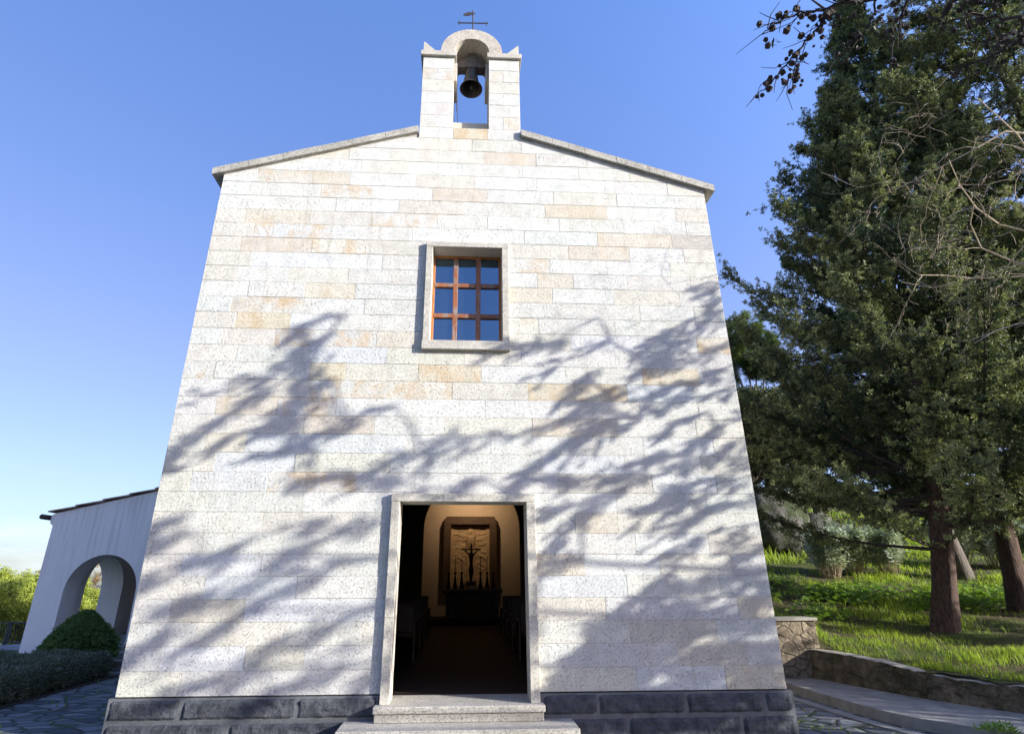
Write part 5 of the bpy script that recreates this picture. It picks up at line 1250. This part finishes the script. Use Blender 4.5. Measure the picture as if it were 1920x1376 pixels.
# boughs are grown from the right: each starts on the nearest bough farther right, or on the trunk
BO = [(np.array(smoothline([(a, b, 0) for a, b in pts], 6))[:, :2] if len(pts) > 1 else np.array(pts), w, g) for pts, w, g in SHADE + EXTRA]
tds = [TD[g] + r.uniform(-.2, .2) - (1.35 if g == 'R' and S2[:, 0].min() > 1.0 else .8 if g == 'R' and S2[:, 0].min() > 0 else 0) for S2, _, g in BO]
lift = lambda xz, td: np.array([xz[0]+1.95*td, -td, xz[1]+.68*td])
for bi, (S2, w, g) in enumerate(BO):
    if S2[0][0] < S2[-1][0]: S2 = S2[::-1]
    td = tds[bi]; P = np.array([lift(q, td) for q in S2]); seg = np.linalg.norm(np.diff(P, axis=0), axis=1); ln = seg.sum(); cs = np.concatenate([[0], np.cumsum(seg)])
    at = lambda s: np.stack([np.interp(s, cs, P[:, k]) for k in range(3)], -1)
    dens = {'S': 8.5, 'G': 1.6, 'M': 3.6, 'R': 3.4, 'L': 3.3}[g]; w = w*(1 if g in 'SG' else 1.22 if g == 'M' else 1.03)
    nf = int(ln*2*w*dens*11)+5                                   # little fingers along the bough
    s_ = r.uniform(0, 1, nf)**.9*ln; q = at(s_); tg_ = unit(at(np.minimum(s_+.06, ln))-at(np.maximum(s_-.06, 0))); side = np.stack([-tg_[:, 2], 0*tg_[:, 0], tg_[:, 0]], -1)
    wid = w*np.interp(s_/ln, [0, .15, .75, 1], [.6, 1, .9, .35])
    sg = r.choice([-1, 1], nf); q0 = q + side*(r.uniform(-.2, .6, nf)*wid*sg)[:, None] + np.array(SUN)*r.normal(size=nf)[:, None]*.22
    fd = unit(tg_ + side*(sg*r.uniform(.0, .28, nf))[:, None] + np.array([0, 0, -.12]) + r.normal(size=(nf, 3))*.1); fl = r.uniform(.20, .46, nf)
    for u in np.linspace(0, 1, 6):
        L.put(SHD[int(r.integers(0, 4))], q0 + fd*(fl*u)[:, None] - tg_*.1 + r.normal(size=(nf, 3))*.012, fd + r.normal(size=(nf, 3))*.22, r.uniform(.8, 1.1, nf)*(1.05-.4*u), .35*np.ones(nf))
    lb.tube([tuple(p) for p in P], list(np.linspace(.014, .004, len(P))), 5, cap=False)
    best = None
    for bj, (S3, w3, g3) in enumerate(BO):
        if bj == bi: continue
        for q3 in S3:
            if q3[0] > S2[0][0]+.06:
                d = np.hypot(*(q3-S2[0]))
                if best is None or d < best[0]: best = (d, lift(q3, tds[bj]))
    if (best is None or best[0] > 1.4) and g in 'LM':
        for bj, (S3, w3, g3) in enumerate(BO):
            for q3 in S3:
                d = np.hypot(*(q3-S2[0]))
                if bj != bi and .12 < d < (best[0] if best else 9): best = (d, lift(q3, tds[bj]))
    root = S2[0]
    if best is not None and (best[0] < 1.4 or g in 'LM') and g != 'G': lb.tube([tuple(best[1]), tuple((best[1]+P[0])/2+r.normal(size=3)*.03), tuple(P[0])], [.02, .016, .013], 5, cap=False)
    else:
        hub = np.array([12.65, -4.25, min(9.0, max(1.6, root[1]+.68*4.25-.2))]); lb.tube([tuple(hub), tuple((hub+P[0])/2+np.array([0, 0, .1])), tuple(P[0])], [.035, .024, .014], 5, cap=False)
# the outer, lower side of the crown, away from the chapel
m_ = 900; a_ = r.uniform(-1.9, 1.2, m_); h_ = r.uniform(0, 1, m_); rad_ = (1.0+2.6*np.sin(math.pi*(.12+.8*h_)))*r.uniform(.5, 1, m_)
cc = np.stack([14.6+rad_*np.cos(a_), -5.4+rad_*np.sin(a_), 1.7+6.2*h_], -1)
k_ = cc[:, 0]+1.95*cc[:, 1] > 4.9; cc = cc[k_]; m_ = len(cc)
for u in range(7): L.put(SHD[u % 4], cc+r.normal(size=(m_, 3))*.22, cc-np.array([13.2, -4.6, 4.])+r.normal(size=(m_, 3)), r.uniform(1.1, 1.9, m_), .35*np.ones(m_))
for k in range(0, m_, 18): lb.tube([(12.65, -4.3, max(1.5, cc[k][2]-.8)), tuple(cc[k])], [.03, .008], 4, cap=False)
L.build('crown', MT['shade_leaf'], tp); lb.build('limbs', MT['darktwig'], tp, fixn=False)

# cone-bearing twigs of the same pine hanging into the top right corner
CAM = np.array([-0.02339, -7.38974, 1.24906])
def ray(px, py, d):
    v = np.array((px-923.41)/1040*r2 - (py-688)/1040*u2 + fw); v = v/np.linalg.norm(v); return CAM+v*d
tw = MB(); co = MB(); TU = []; r = np.random.default_rng(131)
def cone(p, s):
    rings = [(.0, -.5), (.30, -.42), (.46, -.15), (.48, .1), (.36, .36), (.0, .5)]; ax = unit(r.normal(size=3)+np.array([0, 0, -1.2])); h = unit(np.cross(ax, r.normal(size=3))); g = np.cross(ax, h); V = []; m = 8
    for j, (rad, zz) in enumerate(rings):
        for k in range(m):
            a = 6.283*k/m+.4*j; f = rad*s*(1+.22*(-1)**(k+j)); V.append(p+h*math.cos(a)*f+g*math.sin(a)*f+ax*zz*s)
    co.add(V, [(j*m+k, j*m+(k+1) % m, (j+1)*m+(k+1) % m, (j+1)*m+k) for j in range(len(rings)-1) for k in range(m)])
BR = [([(1760, -60), (1690, -25), (1632, 0), (1589, 5), (1556, 16), (1542, 40), (1523, 69), (1498, 94), (1473, 123), (1444, 156), (1418, 178)], 5.2, 4.7, .016),
      ([(1560, 14), (1525, 22), (1494, 27), (1470, 36), (1451, 44), (1429, 65)], 5.0, 4.7, .009), ([(1640, 2), (1640, 25), (1632, 40), (1618, 62), (1596, 84), (1567, 109)], 5.15, 5.3, .008),
      ([(1730, -40), (1702, 0), (1685, 35), (1676, 55), (1672, 120)], 5.4, 5.6, .012), ([(2000, 20), (1920, 33), (1865, 35), (1820, 28), (1780, 40), (1740, 30)], 5.6, 5.2, .012),
      ([(2010, 40), (1920, 73), (1883, 94), (1836, 116), (1800, 120)], 5.5, 5.2, .014), ([(1960, -40), (1900, -10), (1850, 10), (1810, 6), (1770, 14)], 5.4, 5.2, .010), ([(1960, 10), (1905, 50), (1890, 70), (1850, 80)], 5.3, 5.1, .007), ([(1500, 92), (1494, 110), (1486, 138), (1476, 150)], 4.85, 4.9, .005), ([(1545, 20), (1500, -20)], 5.0, 5.2, .008)]
for pts, d0, d1, rad in BR:
    P = [ray(a, b, d0+(d1-d0)*i/(len(pts)-1)) for i, (a, b) in enumerate(pts)]; P = [np.array(q) for q in smoothline([tuple(p) for p in P], 4)]
    tw.tube([tuple(p+r.normal(size=3)*.006) for p in P], list(np.linspace(rad, .003, len(P))), 6, cap=False)
    for i in range(3, len(P)):
        if r.random() < .75:
            d = unit(unit(P[i]-P[i-1])*.6+r.normal(size=3)*.8+np.array([0, 0, -.35])); ln = r.uniform(.06, .24); e = P[i]+d*ln; tw.tube([tuple(P[i]), tuple(P[i]+d*ln*.5+r.normal(size=3)*.012), tuple(e)], [.004, .003, .0018], 4, cap=False)
        if r.random() < .1:
            TU.append(P[i]+r.normal(size=3)*.02)
        for _ in range(int(r.integers(0, 4))):
            cone(P[i]+r.normal(size=3)*.035+np.array([0, 0, -.02]), r.uniform(.018, .046))
E_ = ray(1990, -40, 5.6)
cpn = empty('cone_pine', (9.6, -11.5, -.2), 'pine beside the photographer whose cone-bearing twigs hang into the top right corner', 'tree')
trunk_mesh('trunk', [(9.6, -11.5, -.5), (9.5, -11.5, 2.5), (9.3, -11.4, 6), (9.2, -11.4, 9)], [.26, .2, .15, .06], MT['bark'], cpn, seed=141)
tw.tube([(9.35, -11.45, 5.2), (8.0, -9.6, 6.0), (6.2, -7.2, 5.9), tuple(E_), tuple(ray(1760, -60, 5.2))], [.07, .05, .035, .022, .016], 7, cap=False)
tw.tube([tuple(E_), tuple(ray(2005, 10, 5.6))], [.02, .012], 6, cap=False)
LT = Leaves(144); TU = np.array(TU); LT.put(FINE, TU, r.normal(size=TU.shape)+np.array([0, 0, -.5]), 1.1, .3*np.ones(len(TU))); o = LT.build('twig_leaves', MT['shade_leaf'], cpn)
tw.build('hanging_twigs', MT['darktwig'], cpn, fixn=False); o = co.build('cones', MT['cone'], cpn, fixn=False); o['kind'] = 'stuff'
L = Leaves(142); rr0 = np.random.default_rng(142); cl = np.array([9.2, -11.4, 9.2])+rr0.normal(size=(60, 3))*np.array([1.3, 1.3, .8]); ix = rr0.integers(0, 60, 3000)
L.put(NEEDLE, cl[ix]+rr0.normal(size=(3000, 3))*.25, rr0.normal(size=(3000, 3))+np.array([0, 0, .6]), rr0.uniform(1.2, 2.2, 3000), .3*np.ones(3000)); L.build('crown', MT['shade_leaf'], cpn)

# ---------------------------------------------------------------- unseen oaks added behind the camera to block sky light from the front
for i, (x, y, h_, rx, lab) in enumerate(((3, -16.5, 7.5, 3.5, 'unseen evergreen oak added to block sky light, left of the two'), (9.5, -15, 7.5, 3.4, 'unseen evergreen oak added to block sky light, right of the two'))):
    bushy('evergreen_oak', lab, (x, y, -.5), h_, rblobs(11, rx, h_*.30, h_*.95, 1.3, 2.0, 200+i), BROAD, 'olive', 3200, 200+i, scale=3.2, group='unseen oaks added to block sky light')
